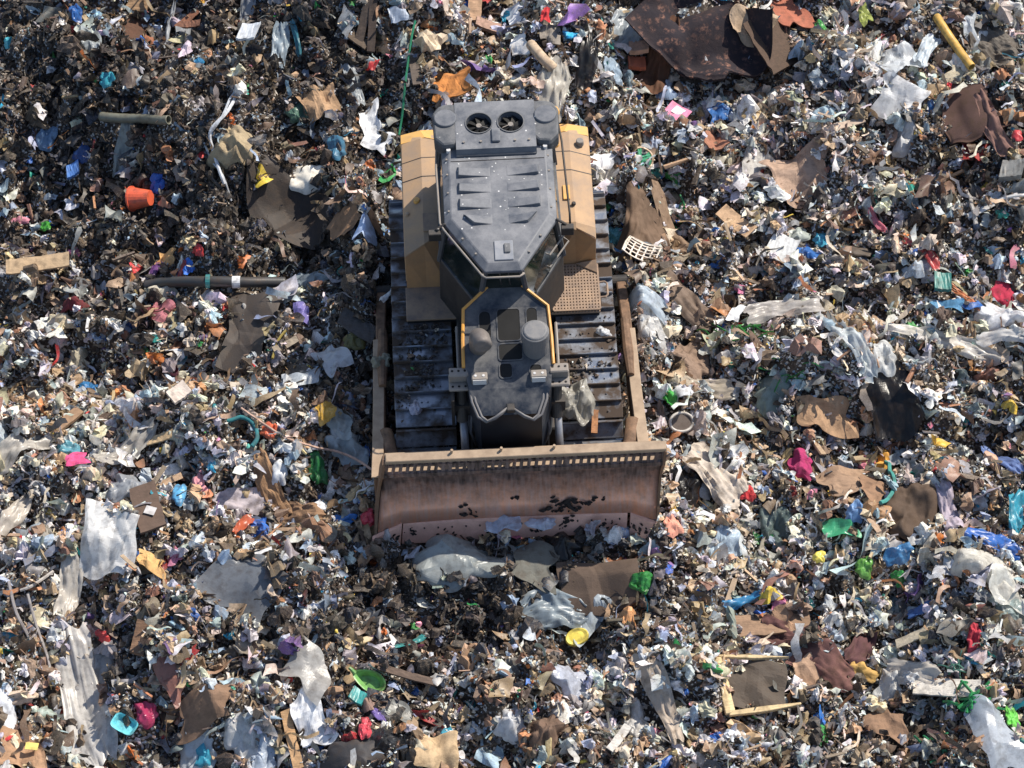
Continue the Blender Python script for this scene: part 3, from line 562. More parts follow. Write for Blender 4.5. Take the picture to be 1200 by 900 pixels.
    for t0, t1 in ((-.05, .22), (.52, .66), (.94, 1.02)):
        p0, p1 = gp_(0, t0), gp_(0, t1); gr.box(-1.78 + .17, 1.80 + .1, p0[1] - .004 if False else min(p0[1], p1[1]) + .006, max(p0[1], p1[1]) + .028, p0[2], p1[2])
    gr.build('trash_rack', M_BLADE, blade)
    lg = MB(); lg.loft([[bp(x, -2.285, 1.335), bp(x, -1.97, 1.355), bp(x, -1.97, 1.30), bp(x, -2.235, 1.30)] for x in (-1.78, 1.8)]); lg.build('rear_ledge', M_RAIL, blade)
    for x in (-1.0, -.35, .35, 1.0):
        k = MB(); k.box(x + .07, x + .13, -2.11, -1.97, .3, 1.17); k.build('stiffener', M_ARM, blade)
    for x in (-.92, -.26, .42): k = MB(); k.cyl(bp(x, -2.20, 1.61), bp(x, -2.20, 1.68), .018, n=8); k.build('bolt', M_RAIL, blade)
    # mud stuck to the blade
    mb = MB(); rr = random.Random(4)
    for (mx, mz, ms, cnt) in ((-.60, .44, .06, 12), (.52, .46, .08, 16), (.72, .42, .11, 26), (.98, .50, .04, 4), (1.1, .52, .03, 3), (-1.35, .2, .05, 8), (-.9, .16, .05, 9), (-.3, .17, .05, 9), (.3, .15, .06, 10), (.6, .22, .06, 8), (1.2, .16, .07, 12), (1.6, .16, .06, 12), (-1.66, .2, .06, 8), (0, .6, .03, 5)):
        for _ in range(cnt):
            x = mx + rr.gauss(0, ms); z = max(.08, mz + rr.gauss(0, ms * .7)); y = float(np.interp(z, [.06, .33, .5, .68, .86], [-2.485, -2.365, -2.26, -2.195, -2.16]))
            r_ = rr.uniform(.012, .03 + ms * .45); c0 = bp(x, y, z); ring = []
            for lay, (sc_, off) in enumerate(((1, .006), (.75, -.012), (.3, -.02))):
                ring.append([(c0[0] + r_ * sc_ * math.cos(q * math.pi / 3 + x * 9) * rr.uniform(.6, 1.2), c0[1] + off - .002 - .35 * (r_ * math.sin(q * math.pi / 3)) , c0[2] + r_ * sc_ * math.sin(q * math.pi / 3)) for q in range(6)])
            mb.loft(ring)
    md = mb.build('mud', M_MUD, blade); md['kind'] = 'stuff'
    return root
DOZER = bulldozer()

# ------------------------------------------------------------------ single pieces of rubbish
def tri(t): return 2 * np.abs(2 * (t - np.floor(t + 0.5))) - 1
def crease(U, V, rng, k, fmin, fmax):
    """crumpled film or paper: flat facets that meet in sharp creases, at two or three sizes; about -1 to 1"""
    z = 0; lv = [fmin, fmax] if k <= 3 else [fmin, (fmin * fmax) ** .5, fmax]
    for i, f in enumerate(lv):
        n = int(np.clip(5 + 14 * f * f, 5, 80)); d = 0; st = np.array([1.0, rng.uniform(.45, 1.0)]); a = rng.uniform(0, math.pi)
        p = np.stack([(U * math.cos(a) + V * math.sin(a)) * st[0], (-U * math.sin(a) + V * math.cos(a)) * st[1]], -1)
        for sg in (1, -1):
            q = rng.uniform(-1.5, 1.5, (n, 2)); d = d + sg * np.max(2 * (p @ q.T) - (q ** 2).sum(1) + rng.normal(size=n) * .12, axis=-1)
        z = z + (d - d.mean()) / (d.std() + 1e-6) * .55 / (1 + 1.1 * i)
    return z
FOOT = []                     # footprints kept clear of loose litter: x, y, half length, half width, angle
def px_off(u, v, ang):
    a = math.radians(ang); return (u * math.cos(a) - v * math.sin(a)) / S, (u * math.sin(a) + v * math.cos(a)) / SV
def foot(p, w_, h_, ang, keep=0.84):
    if max(w_, h_) < 30: keep = 1.3
    FOOT.append((p[0], p[1], w_ / 2 / S * keep, h_ / 2 / S * 1.1 * keep, math.radians(ang)))
def grid_faces(nu, nv):
    i, j = np.meshgrid(np.arange(nu - 1), np.arange(nv - 1), indexing='ij'); q = (i * nv + j).ravel(); return np.stack([q, q + nv, q + nv + 1, q + 1], -1)
def thicken(V, F, nu, nv, t):
    n = len(V); B = V.copy(); B[:, 2] -= t
    rim = list(range(nv)) + [i * nv + nv - 1 for i in range(1, nu)] + [(nu - 1) * nv + j for j in range(nv - 2, -1, -1)] + [i * nv for i in range(nu - 2, 0, -1)]
    side = [(rim[i], rim[(i + 1) % len(rim)], rim[(i + 1) % len(rim)] + n, rim[i] + n) for i in range(len(rim))]
    return np.vstack([V, B]), np.vstack([F[:, ::-1], F + n, np.array(side)])
SEED = [100]
def rng_(): SEED[0] += 1; return np.random.default_rng(SEED[0])

def sheet(px, py, w_, h_, ang, mk, col, name, amp=0.05, cr=5, f=(0.5, 1.6), lift=0.06, thick=0.0, ragged=0.18, tilt=0.0, smooth_=False, fn=hs, squash=0.0):
    lift = lift + (.06 if max(w_, h_) < 30 and fn is hs else 0); r = rng_(); p = at(px, py, fn); n = int(np.clip(max(w_, h_) / 2.0, 9, 48)); nu = n; nv = max(6, int(n * min(1.0, h_ / w_)))
    U, V = np.meshgrid(np.linspace(-1, 1, nu), np.linspace(-1, 1, nv), indexing='ij')
    # ragged outline: pull the square towards an uneven shape
    th = np.arctan2(V, U); R0 = np.maximum(np.abs(U), np.abs(V)); wob = 1 + ragged * (np.sin(th * 2 + r.uniform(0, 6)) + np.sin(th * 3 + r.uniform(0, 6)) * .7 + np.sin(th * 5 + r.uniform(0, 6)) * .5) * R0
    Z = amp * crease(U, V * h_ / w_, r, cr, *f) + amp * .22 * crease(U, V * h_ / w_, r, 3, 1.8, 3.4) * (.3 if cr <= 3 else 1)
    if smooth_:
        for _ in range(2): Z = (Z + np.roll(Z, 1, 0) + np.roll(Z, -1, 0) + np.roll(Z, 1, 1) + np.roll(Z, -1, 1)) / 5
    u = U * wob * w_ / 2; v = V * wob * h_ / 2
    ox, oy = px_off(u, v, ang)
    X = p[0] + ox; Y = p[1] + oy
    G = fn(X, Y) * .75 + p[2] * .25
    Zw = G + lift + Z + tilt * oy - squash * R0 ** 2
    W = np.stack([X - p[0], Y - p[1], Zw - p[2]], -1).reshape(-1, 3); F = grid_faces(nu, nv)
    if thick: W, F = thicken(W, F, nu, nv, thick)
    foot(p, w_, h_, ang); return np_mesh(name, W, F, trash_mat(mk, col), smooth_=smooth_, loc=p)

_bm = bmesh.new(); bmesh.ops.create_icosphere(_bm, subdivisions=4, radius=1.0); _bm.verts.ensure_lookup_table()
ICO4 = (np.array([v.co[:] for v in _bm.verts]), np.array([[v.index for v in f.verts] for f in _bm.faces])); _bm.free()
_bm = bmesh.new(); bmesh.ops.create_icosphere(_bm, subdivisions=3, radius=1.0); _bm.verts.ensure_lookup_table()
ICO3 = (np.array([v.co[:] for v in _bm.verts]), np.array([[v.index for v in f.verts] for f in _bm.faces])); _bm.free()
_bm = bmesh.new(); bmesh.ops.create_icosphere(_bm, subdivisions=1, radius=1.0); _bm.verts.ensure_lookup_table()
ICO1 = (np.array([v.co[:] for v in _bm.verts]), np.array([[v.index for v in f.verts] for f in _bm.faces])); _bm.free()

def lump_shape(nu, nv, asp, rng, rough=1.0, rag=.22):
    """a crumpled bag or bundle: domed, ragged in outline, full of folds; unit half-size, height about 1"""
    U, V = np.meshgrid(np.linspace(-1, 1, nu), np.linspace(-1, 1, nv), indexing='ij')
    th = np.arctan2(V, U); R0 = np.maximum(np.abs(U), np.abs(V)); rad = np.sqrt(U * U + V * V) + 1e-6
    k = R0 / rad * .75 + .25                                                     # square to rounded
    wob = 1 + rag * R0 * (np.sin(2 * th + rng.uniform(0, 6)) + .8 * np.sin(3 * th + rng.uniform(0, 6)) + .6 * np.sin(5 * th + rng.uniform(0, 6)) + .5 * np.sin(8 * th + rng.uniform(0, 6))) / 1.5
    dome = np.clip(1 - R0 ** 2.6, 0, 1) ** .6
    c1 = crease(U, V * asp, rng, 3, .6, 1.3); c2 = crease(U, V * asp, rng, 5, 1.4, 3.4)
    Z = dome * (.55 + .42 * rough * c1) + .26 * rough * c2 * (.4 + .6 * dome) - .12
    ox, oy = rng.uniform(-40, 40, 2); sx = .16 * rough * vnoise(U + ox, V + oy, 2.6, 57); sy = .16 * rough * vnoise(U - ox, V + oy, 2.6, 58)
    return U * k * wob + sx, V * k * wob + sy, Z
def wad(px, py, w_, h_, ang, mk, col, name, hz=None, amp=0.16, lift=0.02, smooth_=False, k=7, fr=None, fn=hs, rag=0.2):
    lift = lift + (.06 if max(w_, h_) < 30 and fn is hs else 0); r = rng_(); p = at(px, py, fn); n = int(np.clip(max(w_, h_) / 1.25, 12, 40)); big, sml = max(w_, h_), min(w_, h_)
    if hz is None: hz = sml / S * .5
    A, B, Z = lump_shape(n, n, h_ / w_, r, 1.0 if k > 4 else .55, rag if k > 4 else .12)
    ox, oy = px_off(A * w_ / 2 * 1.08, B * h_ / 2 * 1.08, ang)
    W = np.stack([ox, oy, Z * hz * 1.5 + lift + .03 + (fn(p[0] + ox, p[1] + oy) - p[2]) * .8], -1).reshape(-1, 3)
    foot(p, w_, h_, ang); return np_mesh(name, W, grid_faces(n, n), trash_mat(mk, col), smooth_=smooth_ and k <= 4, loc=p)

def film(px, py, w_, h_, ang, mk, col, name, amp=0.035, ridges=4, bend=0.12, lift=0.07, pinch=0.35, curl=0.0, fn=hs):
    """long drawn-out film or cloth with folds along it"""
    lift = lift + (.06 if max(w_, h_) < 30 and fn is hs else 0); r = rng_(); p = at(px, py, fn); nu = int(np.clip(w_ / 2.4, 14, 44)); nv = int(np.clip(h_ / 1.5, 9, 26))
    U, V = np.meshgrid(np.linspace(-1, 1, nu), np.linspace(-1, 1, nv), indexing='ij')
    wid = 1 - pinch * (0.5 + 0.5 * np.sin(U * r.uniform(2, 4) + r.uniform(0, 6))); wid = wid * (1 - .35 * smooth((np.abs(U) - .75) / .25) * r.uniform(.3, 1.3))
    c = bend * (np.sin(U * r.uniform(1.2, 2.4) + r.uniform(0, 6)) - .2) * w_ / 2 + curl * U ** 2 * w_ / 2
    u = U * w_ / 2 * (1 + .06 * np.sin(V * 5 + r.uniform(0, 6))); v = V * h_ / 2 * wid + c
    Z = 0
    for i in range(5): o1, o2 = r.uniform(-40, 40, 2); Z = Z + (.8 - 3.6 * np.abs(gnoise(U * .6 * (1 + .45 * i) + o1, V * ridges * (.22 + .22 * i) + U * r.uniform(-.9, .9) + 1.2 * vnoise(U + o1, V + o2, 1.5, 45) + o2, 1.0, 40 + i))) / (1 + .4 * i)
    Z = amp * Z / 1.5 + amp * .5 * crease(U * 2, V, r, 3, .6, 1.8)
    ox, oy = px_off(u, v, ang); X = p[0] + ox; Y = p[1] + oy
    Zw = fn(X, Y) * .85 + p[2] * .15 + lift + Z + .02 * (1 - V ** 2)
    W = np.stack([ox, oy, Zw - p[2]], -1).reshape(-1, 3); foot(p, w_, h_ * .8, ang)
    return np_mesh(name, W, grid_faces(nu, nv), trash_mat(mk, col), smooth_=mk in ('film', 'cloth'), loc=p)

def board(px, py, w_, h_, ang, mk, col, name, th=0.035, lift=0.06, tilt=0.0, roll=0.0, bow=0.02, taper=1.0, split=0.0, fn=hs):
    lift = lift + (.06 if max(w_, h_) < 30 and fn is hs else 0); r = rng_(); p = at(px, py, fn); nu, nv = 12, 4
    U, V = np.meshgrid(np.linspace(-1, 1, nu), np.linspace(-1, 1, nv), indexing='ij')
    k = 1 + (taper - 1) * (U + 1) / 2
    u = U * w_ / 2 + split * w_ * .06 * tri(V * 1.7 + r.uniform(0, 1)) * (np.abs(U) > .99); v = V * h_ / 2 * k + h_ * .015 * r.normal(size=U.shape) * (np.abs(V) > .99)
    ox, oy = px_off(u, v, ang); Z = lift + th + tilt * U * w_ / 2 / S + roll * V * h_ / 2 / S + bow * U ** 2 + .003 * r.normal(size=U.shape)
    gx, gy = px_off(w_ / 2, 0, ang); g1 = float(fn(p[0] + gx, p[1] + gy)); g0 = float(fn(p[0] - gx, p[1] - gy))
    Z = Z + (g1 - g0) / 2 * U * .8 + max(0, (g1 + g0) / 2 - p[2]) * .6
    W, F = thicken(np.stack([ox, oy, Z], -1).reshape(-1, 3), grid_faces(nu, nv), nu, nv, th); foot(p, w_, h_, ang)
    return np_mesh(name, W, F, trash_mat(mk, col), loc=p)

def path_tube(pts, rad, mk, col, name, lift=0.08, n=6, wob=0.0, hollow=False, steps=10, parent=None, fn=hs, keep=0.0, p0=None):
    """pts in photograph pixels; a rope, strap, stick or pipe lying on the heap"""
    r = rng_(); P = np.array(pts, float); t = np.arange(len(P)); tt = np.linspace(0, len(P) - 1, (len(P) - 1) * steps + 1)
    def cr(a):          # Catmull-Rom
        o = []
        for q in tt:
            i = min(int(q), len(P) - 2); f = q - i; g = lambda k: a[min(max(k, 0), len(P) - 1)]
            o.append(.5 * ((2 * g(i)) + (-g(i - 1) + g(i + 1)) * f + (2 * g(i - 1) - 5 * g(i) + 4 * g(i + 1) - g(i + 2)) * f * f + (-g(i - 1) + 3 * g(i) - 3 * g(i + 1) + g(i + 2)) * f ** 3))
        return np.array(o)
    X, Y = cr(P[:, 0]), cr(P[:, 1]); out = []
    base = at(*pts[0], fn) if p0 is None else p0
    for x, y in zip(X, Y):
        q = at(x, y, fn); out.append((q[0] - base[0], q[1] - base[1], q[2] - base[2] + lift + rad + wob * r.normal()))
    if len(out) > 3 and not wob:
        zz = np.array([o[2] for o in out])
        for _ in range(4): zz[1:-1] = (zz[:-2] + zz[1:-1] * 2 + zz[2:]) / 4
        out = [(o[0], o[1], z) for o, z in zip(out, zz)]
    m = MB(); m.tube(out, rad, n, cap=not hollow)
    if hollow:
        m.tube(out, rad * .8, n, cap=False); L = len(out)
        for e in (0, L - 1): m.add([], [])
        o1 = 0; o2 = L * n
        for e in (0, L - 1): m.f += [(o1 + e * n + k, o1 + e * n + (k + 1) % n, o2 + e * n + (k + 1) % n, o2 + e * n + k) for k in range(n)]
    if keep: 
        for o in out[::3]: FOOT.append((base[0] + o[0], base[1] + o[1], keep, keep, 0))
    return m.build(name, trash_mat(mk, col), parent, smooth_=n > 6, loc=None if parent else base)

def carpet_mat():
    m, n, b, out = new_mat('patterned_pile'); tc = node(n, 'ShaderNodeTexCoord'); v = node(n, 'ShaderNodeTexVoronoi'); v.inputs['Scale'].default_value = 9.0; n.links.new(tc.outputs['Object'], v.inputs['Vector'])
    g = noise(n, 2.6, 6.0); h = noise(n, 20.0, 6.0, .7)
    c = mixc(n, mul(n, ramp(n, v.outputs['Distance'], .55, .15), ramp(n, h.outputs['Fac'], .45, .62)), lin(52, 48, 52), lin(150, 112, 96)); c = mixc(n, mul(n, ramp(n, g.outputs['Fac'], .42, .6), .85), c, lin(58, 51, 52))
    n.links.new(c, b.inputs['Base Color']); b.inputs['Roughness'].default_value = 1.0; b.inputs['Specular IOR Level'].default_value = .1; bump(n, b, h.outputs['Fac'], .6, .02); return m
LBL = set()
def T(o, cat, label, group=None):
    assert label not in LBL, label
    LBL.add(label); return tag(o, label, cat, group)

# colours (photographed sRGB, as the thing itself)
WH = lin(226, 228, 230); OW = lin(206, 200, 190); GW = lin(176, 182, 188); GR = lin(128, 132, 136); DG = lin(74, 74, 76); BK = lin(24, 25, 28)
TAN = lin(190, 156, 116); CRD = lin(168, 128, 88); BRN = lin(104, 78, 58); DBR = lin(66, 52, 44); LBL_ = lin(170, 196, 218); BLU = lin(34, 108, 190); CYA = lin(20, 168, 200); TEA = lin(24, 132, 134)
GRN = lin(30, 150, 78); LIM = lin(110, 190, 70); YEL = lin(240, 214, 30); ORA = lin(226, 84, 30); RED = lin(196, 36, 44); PNK = lin(226, 66, 130); MAG = lin(178, 42, 98); MAR = lin(112, 44, 52); PUR = lin(122, 70, 140)
BEI = lin(200, 184, 160); LIL = lin(176, 164, 178); OLV = lin(118, 116, 62); RST = lin(168, 96, 44)

B_ = 'bag'; 
# --- long and rigid things
T(path_tube([(120, 146), (146, 148), (172, 149), (199, 150)], .068, 'rigid', lin(112, 112, 96), 'plastic_pipe', .10, 14, hollow=True, keep=.1), 'pipe', 'short grey-green pipe lying level near the white cord bundle')
pp = path_tube([(172, 345), (200, 341), (246, 340), (290, 341), (335, 341)], .075, 'rigid', lin(62, 62, 62), 'drain_pipe', .12, 14, hollow=True, keep=.12)
T(pp, 'pipe', 'long black drain pipe with a teal band and white tag')
T(path_tube([(1096, 30), (1106, 46), (1117, 62), (1127, 76), (1137, 89)], .062, 'rigid', lin(206, 158, 34), 'yellow_post', .12, 12, hollow=True, keep=.09), 'post', 'bright yellow plastic post leaning across white bags')
def band(px, py, rad, col, name, wid):
    q = at(px, py); b = MB(); z0 = .12 + .075
    base = pp.location
    for k in (0, 1): pass
    b.tube([(q[0] - base.x - wid, q[1] - base.y, q[2] - base.z + z0 + .0), (q[0] - base.x + wid, q[1] - base.y, q[2] - base.z + z0)], rad, 16); b.build(name, trash_mat('rigid', col), pp)
band(245, 340, .095, TEA, 'band', .03); band(278, 341, .085, WH, 'paper_tag', .055)
T(board(45, 314, 78, 15, 4, 'card', lin(196, 164, 122), 'slatted_lath', .03, .07, roll=.3), 'wood strip', 'pale ribbed wooden strip lying beside dark film sheets')
T(board(163, 6, 24, 30, 80, 'wood', lin(176, 138, 96), 'wood_offcut', .03, .1, taper=.6), 'wood', 'tan pointed wood offcut above a dark brown board')
T(board(158, 40, 36, 26, 60, 'wood', lin(94, 58, 36), 'brown_board', .03, .06, roll=.3), 'wood', 'dark reddish-brown board below the tan pointed offcut')
T(board(220, 30, 34, 9, 35, 'wood', lin(142, 88, 58), 'broken_lath', .025, .09), 'wood', 'splintered reddish lath above a short brown one')
T(board(224, 38, 26, 9, -8, 'wood', lin(132, 84, 60), 'broken_lath', .025, .09), 'wood', 'short brown lath below the splintered reddish one')
T(board(193, 123, 30, 8, 20, 'wood', lin(92, 60, 46), 'broken_lath', .025, .08), 'wood', 'thin brown lath just above the grey-green pipe')
T(board(427, 30, 44, 11, 70, 'wood', lin(88, 74, 64), 'weathered_plank', .03, .10, tilt=.3), 'plank', 'weathered dark plank leaning beside a twin plank')
T(board(437, 32, 58, 10, 86, 'wood', lin(72, 58, 50), 'weathered_plank', .03, .12, tilt=.25), 'plank', 'longer darker plank standing beside its leaning twin')
T(board(557, 17, 44, 17, 88, 'wood', lin(188, 148, 112), 'tan_plank', .04, .10), 'plank', 'broad tan plank ending above a pinkish block')
T(board(573, 40, 32, 12, -10, 'wood', lin(176, 138, 118), 'wood_block', .06, .10), 'wood', 'pinkish wood block lying below the broad tan plank')
T(board(487, 90, 44, 12, -80, 'wood', lin(96, 84, 74), 'grey_plank', .03, .1, tilt=.3), 'plank', 'weathered grey plank standing beside the green strap')
T(board(418, 52, 34, 11, -35, 'wood', lin(98, 82, 66), 'splintered_board', .03, .09), 'wood', 'splintered grey-brown board below the two dark planks')
T(board(862, 266, 52, 19, -48, 'card', lin(196, 158, 118), 'long_tan_board', .02, .10), 'board', 'long tan board pointing down towards a white panel')
T(board(905, 58, 62, 50, -52, 'wood', lin(88, 66, 50), 'brown_board', .03, .10, roll=-.25), 'board', 'square dark brown board below a brick-coloured shard')
T(sheet(924, 22, 56, 34, -62, 'card', lin(176, 96, 66), 'brick_red_board', .03, 3, (.3, .7), .12, .025), 'board', 'brick-coloured broken board above a square brown board')
T(board(174, 602, 50, 30, -70, 'card', lin(100, 78, 64), 'brown_hardboard', .04, .10), 'board', 'brown panel with a pale label beside a white sheet')
T(board(188, 519, 30, 9, -2, 'wood', lin(206, 172, 122), 'short_plank', .025, .09), 'wood', 'short pale plank above a heap of cream film')
T(board(335, 410, 32, 8, 32, 'wood', lin(150, 136, 116), 'grey_lath', .02, .09), 'wood', 'narrow greyish lath beside a yellow cord')
T(board(420, 388, 44, 20, -24, 'wood', lin(88, 86, 86), 'grey_board', .03, .08), 'board', 'grey board lying close to the left track')
T(sheet(702, 692, 90, 44, 2, 'card', lin(92, 74, 61), 'dark_board', .045, 2, (.3, .8), .10, .03, .035), 'board', 'large dark brown board in front of the blade')
T(sheet(627, 666, 50, 40, -12, 'card', lin(104, 104, 96), 'grey_hardboard', .03, 3, (.3, .7), .14, .02), 'board', 'olive-grey panel between the grey bag and brown board')
T(board(166, 757, 28, 16, 74, 'wood', lin(140, 104, 76), 'wood_block', .05, .08), 'wood', 'upright brown wood block above two white bags')
T(board(343, 875, 50, 11, -72, 'wood', lin(204, 158, 104), 'split_timber', .04, .08), 'wood', 'split pale orange timber beside a dark slab')
T(board(478, 797, 66, 7, -12, 'wood', lin(104, 84, 70), 'round_stick', .03, .09), 'stick', 'straight brown stick beside the green scoop')
T(board(1108, 812, 70, 18, -14, 'wood', lin(222, 214, 200), 'white_board', .03, .10), 'board', 'flat whitish board above the tangled green straps')
T(board(905, 738, 84, 22, 8, 'wood', lin(154, 120, 90), 'rough_board', .03, .08), 'board', 'rough brown board above the framed yellow panel')
T(board(1085, 745, 66, 9, 8, 'wood', lin(206, 190, 160), 'pale_lath', .025, .10), 'wood', 'pale lath lying above a blue plastic scrap')
T(board(725, 870, 40, 9, 58, 'wood', lin(196, 192, 186), 'white_stave', .02, .08), 'slat', 'whitish slat propped beside a brown dirt clod')
T(board(80, 498, 44, 12, 58, 'wood', lin(150, 116, 84), 'brown_log', .05, .08), 'wood', 'brown bent log above the pink flowered cloth')
T(board(995, 150, 40, 8, 20, 'wood', lin(196, 172, 150), 'pale_stave', .02, .08), 'slat', 'pale slat lying below the light blue bag')
T(board(330, 785, 60, 5, 84, 'wood', lin(104, 88, 76), 'thin_stick', .02, .12), 'stick', 'thin upright stick crossing a grey folded film')
T(board(1155, 250, 46, 6, 15, 'rigid', lin(214, 210, 204), 'white_rod', .012, .10), 'rod', 'slim white rod resting on brown scraps')

# --- carpets, cloths, rubber
_c = sheet(820, 40, 140, 96, -30, 'cloth', lin(86, 74, 74), 'patterned_carpet', .26, 3, (.5, .9), .22, .03, .14, smooth_=True); _c.data.materials[0] = carpet_mat()
T(_c, 'carpet', 'large crumpled dark carpet with a faded reddish pattern')
T(film(772, 78, 74, 46, 70, 'cloth', lin(98, 66, 48), 'brown_blanket', .07, 3, .08, .10, .3), 'blanket', 'folded brown blanket beside the dark patterned carpet')
T(board(748, 66, 24, 13, 4, 'card', lin(196, 148, 116), 'small_carton', .09, .06), 'carton', 'small tan carton on top of an orange box')
T(board(746, 82, 22, 14, 4, 'card', lin(184, 88, 46), 'orange_box', .08, .02), 'box', 'orange box below a small tan carton')
T(sheet(1134, 140, 66, 62, 10, 'cloth', lin(88, 66, 60), 'fleece_rug', .06, 3, (.3, .7), .14, .025, .14, smooth_=True), 'rug', 'dark brown fleece rug folded beside a pinkish-brown strip')
T(film(1163, 152, 90, 22, -62, 'cloth', lin(132, 98, 88), 'pinkish_cloth', .05, 2, .2, .10, .3), 'cloth', 'pinkish-brown cloth strip hanging beside the fleece rug')
T(film(1164, 62, 60, 56, -28, 'rubber', lin(92, 84, 74), 'corrugated_mat', .05, 3, .05, .12, .15), 'mat', 'ridged grey-brown mat beside the yellow post')
T(sheet(340, 252, 96, 74, -10, 'rubber', lin(50, 42, 37), 'black_tarp', .08, 4, (.25, .7), .10, .0, .12), 'tarp', 'large dark brown tarpaulin below the white cushion')
T(sheet(292, 394, 60, 86, -12, 'rubber', lin(66, 58, 52), 'rubber_sheet', .06, 3, (.25, .6), .11, .015, .10), 'rubber sheet', 'dark creased rubber sheet under the black drain pipe')
T(film(752, 275, 80, 60, 72, 'cloth', lin(112, 90, 72), 'muddy_sacking', .07, 3, .06, .12, .2), 'sacking', 'muddy brown sacking rolled beside the white lattice crate')
T(film(786, 276, 96, 24, -68, 'cloth', lin(136, 112, 90), 'cloth_roll', .06, 2, .10, .13, .15), 'cloth roll', 'thick brown cloth roll curving beside the white lattice crate')
T(film(800, 345, 100, 34, -42, 'cloth', lin(122, 104, 90), 'torn_cloth', .06, 2, .12, .07, .3), 'cloth', 'torn brown cloth trailing below the white lattice crate')
T(wad(808, 432, 52, 46, -50, 'card', lin(138, 112, 92), 'dirty_sack', .14, .10), 'sack', 'flat dirty brown sack above a beige film bundle')
T(film(822, 459, 72, 26, -8, 'film', lin(196, 182, 160), 'film_bundle', .04, 3, .04, .10, .3), 'film', 'beige film bundle lying below the flat brown sack')
T(wad(1068, 606, 62, 58, 0, 'cloth', lin(92, 76, 64), 'earthy_sack', .22, .07, smooth_=True, k=4), 'sack', 'round earthy brown sack beside the lilac cloth')
T(film(1110, 605, 54, 24, -62, 'cloth', LIL, 'lilac_cloth', .05, 3, .18, .10, .2), 'cloth', 'pale lilac cloth draped beside the round brown sack')
T(film(925, 752, 62, 26, -6, 'cloth', lin(104, 70, 68), 'maroon_garment', .06, 2, .1, .12, .2), 'garment', 'maroon garment lying above the framed yellow panel')
T(film(962, 780, 74, 30, -14, 'cloth', lin(122, 84, 78), 'maroon_blanket', .06, 2, .1, .10, .2), 'blanket', 'faded maroon blanket below the maroon garment')
T(film(1005, 762, 46, 24, 40, 'cloth', lin(98, 66, 68), 'wine_red_sleeve', .06, 2, .2, .10, .3), 'sleeve', 'wine-coloured cloth sleeve beside the faded maroon blanket')
T(sheet(510, 884, 48, 38, 0, 'cloth', lin(196, 166, 124), 'beige_cloth', .09, 6, (.5, 1.4), .12, .0, .1, smooth_=True), 'cloth', 'beige crumpled cloth rosette beside the black bags')
T(film(770, 830, 92, 26, -64, 'cloth', lin(180, 164, 146), 'twisted_cloth', .05, 2, .16, .10, .35), 'cloth', 'long beige twisted cloth running down through pale scraps')
T(wad(415, 888, 62, 34, -4, 'rubber', lin(58, 56, 58), 'dark_rubber_block', .12, .04, smooth_=True, k=3), 'slab', 'smooth dark grey slab beside two black bags')
T(sheet(839, 168, 30, 24, 20, 'card', lin(166, 106, 76), 'rust_shard', .04, 3, (.4, .9), .10, .02), 'board', 'rust-coloured shard below the blue packages')
T(sheet(188, 370, 34, 24, -30, 'cloth', lin(186, 110, 120), 'striped_rag', .06, 5, (.6, 1.5), .10), 'rag', 'reddish-pink rag below the end of the drain pipe')
T(wad(87, 357, 30, 16, 0, 'cloth', MAR, 'maroon_rag', .06, .1), 'rag', 'dark maroon rag above a strip of navy film')
T(film(286, 590, 66, 20, 16, 'cloth', lin(176, 166, 172), 'lavender_rag', .05, 4, .1, .09, .25), 'rag', 'pale lavender rag beside the bent brown cardboard')
T(wad(845, 795, 1, 1, 0, 'cloth', BRN, 'dirt_clod', .01), 'clod', 'tiny brown clod beside the framed panel') if False else None
T(wad(640, 862, 42, 34, 30, 'card', lin(112, 86, 68), 'dirt_clod', .16, .12), 'clod', 'brown earth clod beside the whitish slat')
T(sheet(935, 210, 80, 44, 8, 'card', lin(178, 146, 122), 'torn_paper_sack', .09, 6, (.5, 1.3), .14, .0, .2), 'paper sack', 'torn brown paper sack near a light blue bag')
T(wad(275, 170, 50, 48, -20, 'card', lin(168, 148, 112), 'fibrous_bundle', .18, .14), 'bundle', 'tan fibrous bundle tied with white cords')

# --- cardboard
T(sheet(410, 256, 44, 46, 30, 'card', lin(146, 108, 74), 'crumpled_carton', .09, 4, (.4, 1.0), .13, .008), 'carton', 'crumpled brown carton beside a pale blue sheet')
T(sheet(375, 125, 46, 34, 20, 'card', lin(176, 138, 98), 'cardboard_scrap', .08, 5, (.5, 1.3), .11, .006), 'cardboard', 'torn tan cardboard beside green and grey film')
T(film(320, 580, 60, 24, -55, 'card', lin(166, 124, 82), 'bent_cardboard', .05, 1, .1, .11, .1), 'cardboard', 'bent brown cardboard tube half of an elbow')
T(film(352, 604, 58, 22, -8, 'card', lin(146, 110, 76), 'bent_cardboard', .05, 1, .1, .10, .1), 'cardboard', 'flattened brown cardboard continuing the bent elbow')
T(sheet(968, 495, 62, 28, 4, 'card', lin(182, 142, 102), 'flattened_carton', .07, 5, (.5, 1.2), .13, .006), 'carton', 'flattened tan carton below a black bag')
T(sheet(990, 571, 64, 46, 12, 'card', lin(158, 126, 98), 'brown_carton', .08, 4, (.4, 1.0), .15, .006), 'carton', 'large brown carton beside a teal rope')
T(sheet(1022, 578, 30, 32, 60, 'card', lin(150, 112, 80), 'carton_flap', .05, 3, (.4, .9), .12, .006), 'carton flap', 'brown carton flap beside the large brown carton')
T(sheet(880, 36, 44, 36, -20, 'card', lin(184, 156, 124), 'tan_cardboard', .07, 5, (.5, 1.2), .13, .006), 'cardboard', 'tan cardboard between the patterned carpet and brick-coloured board')
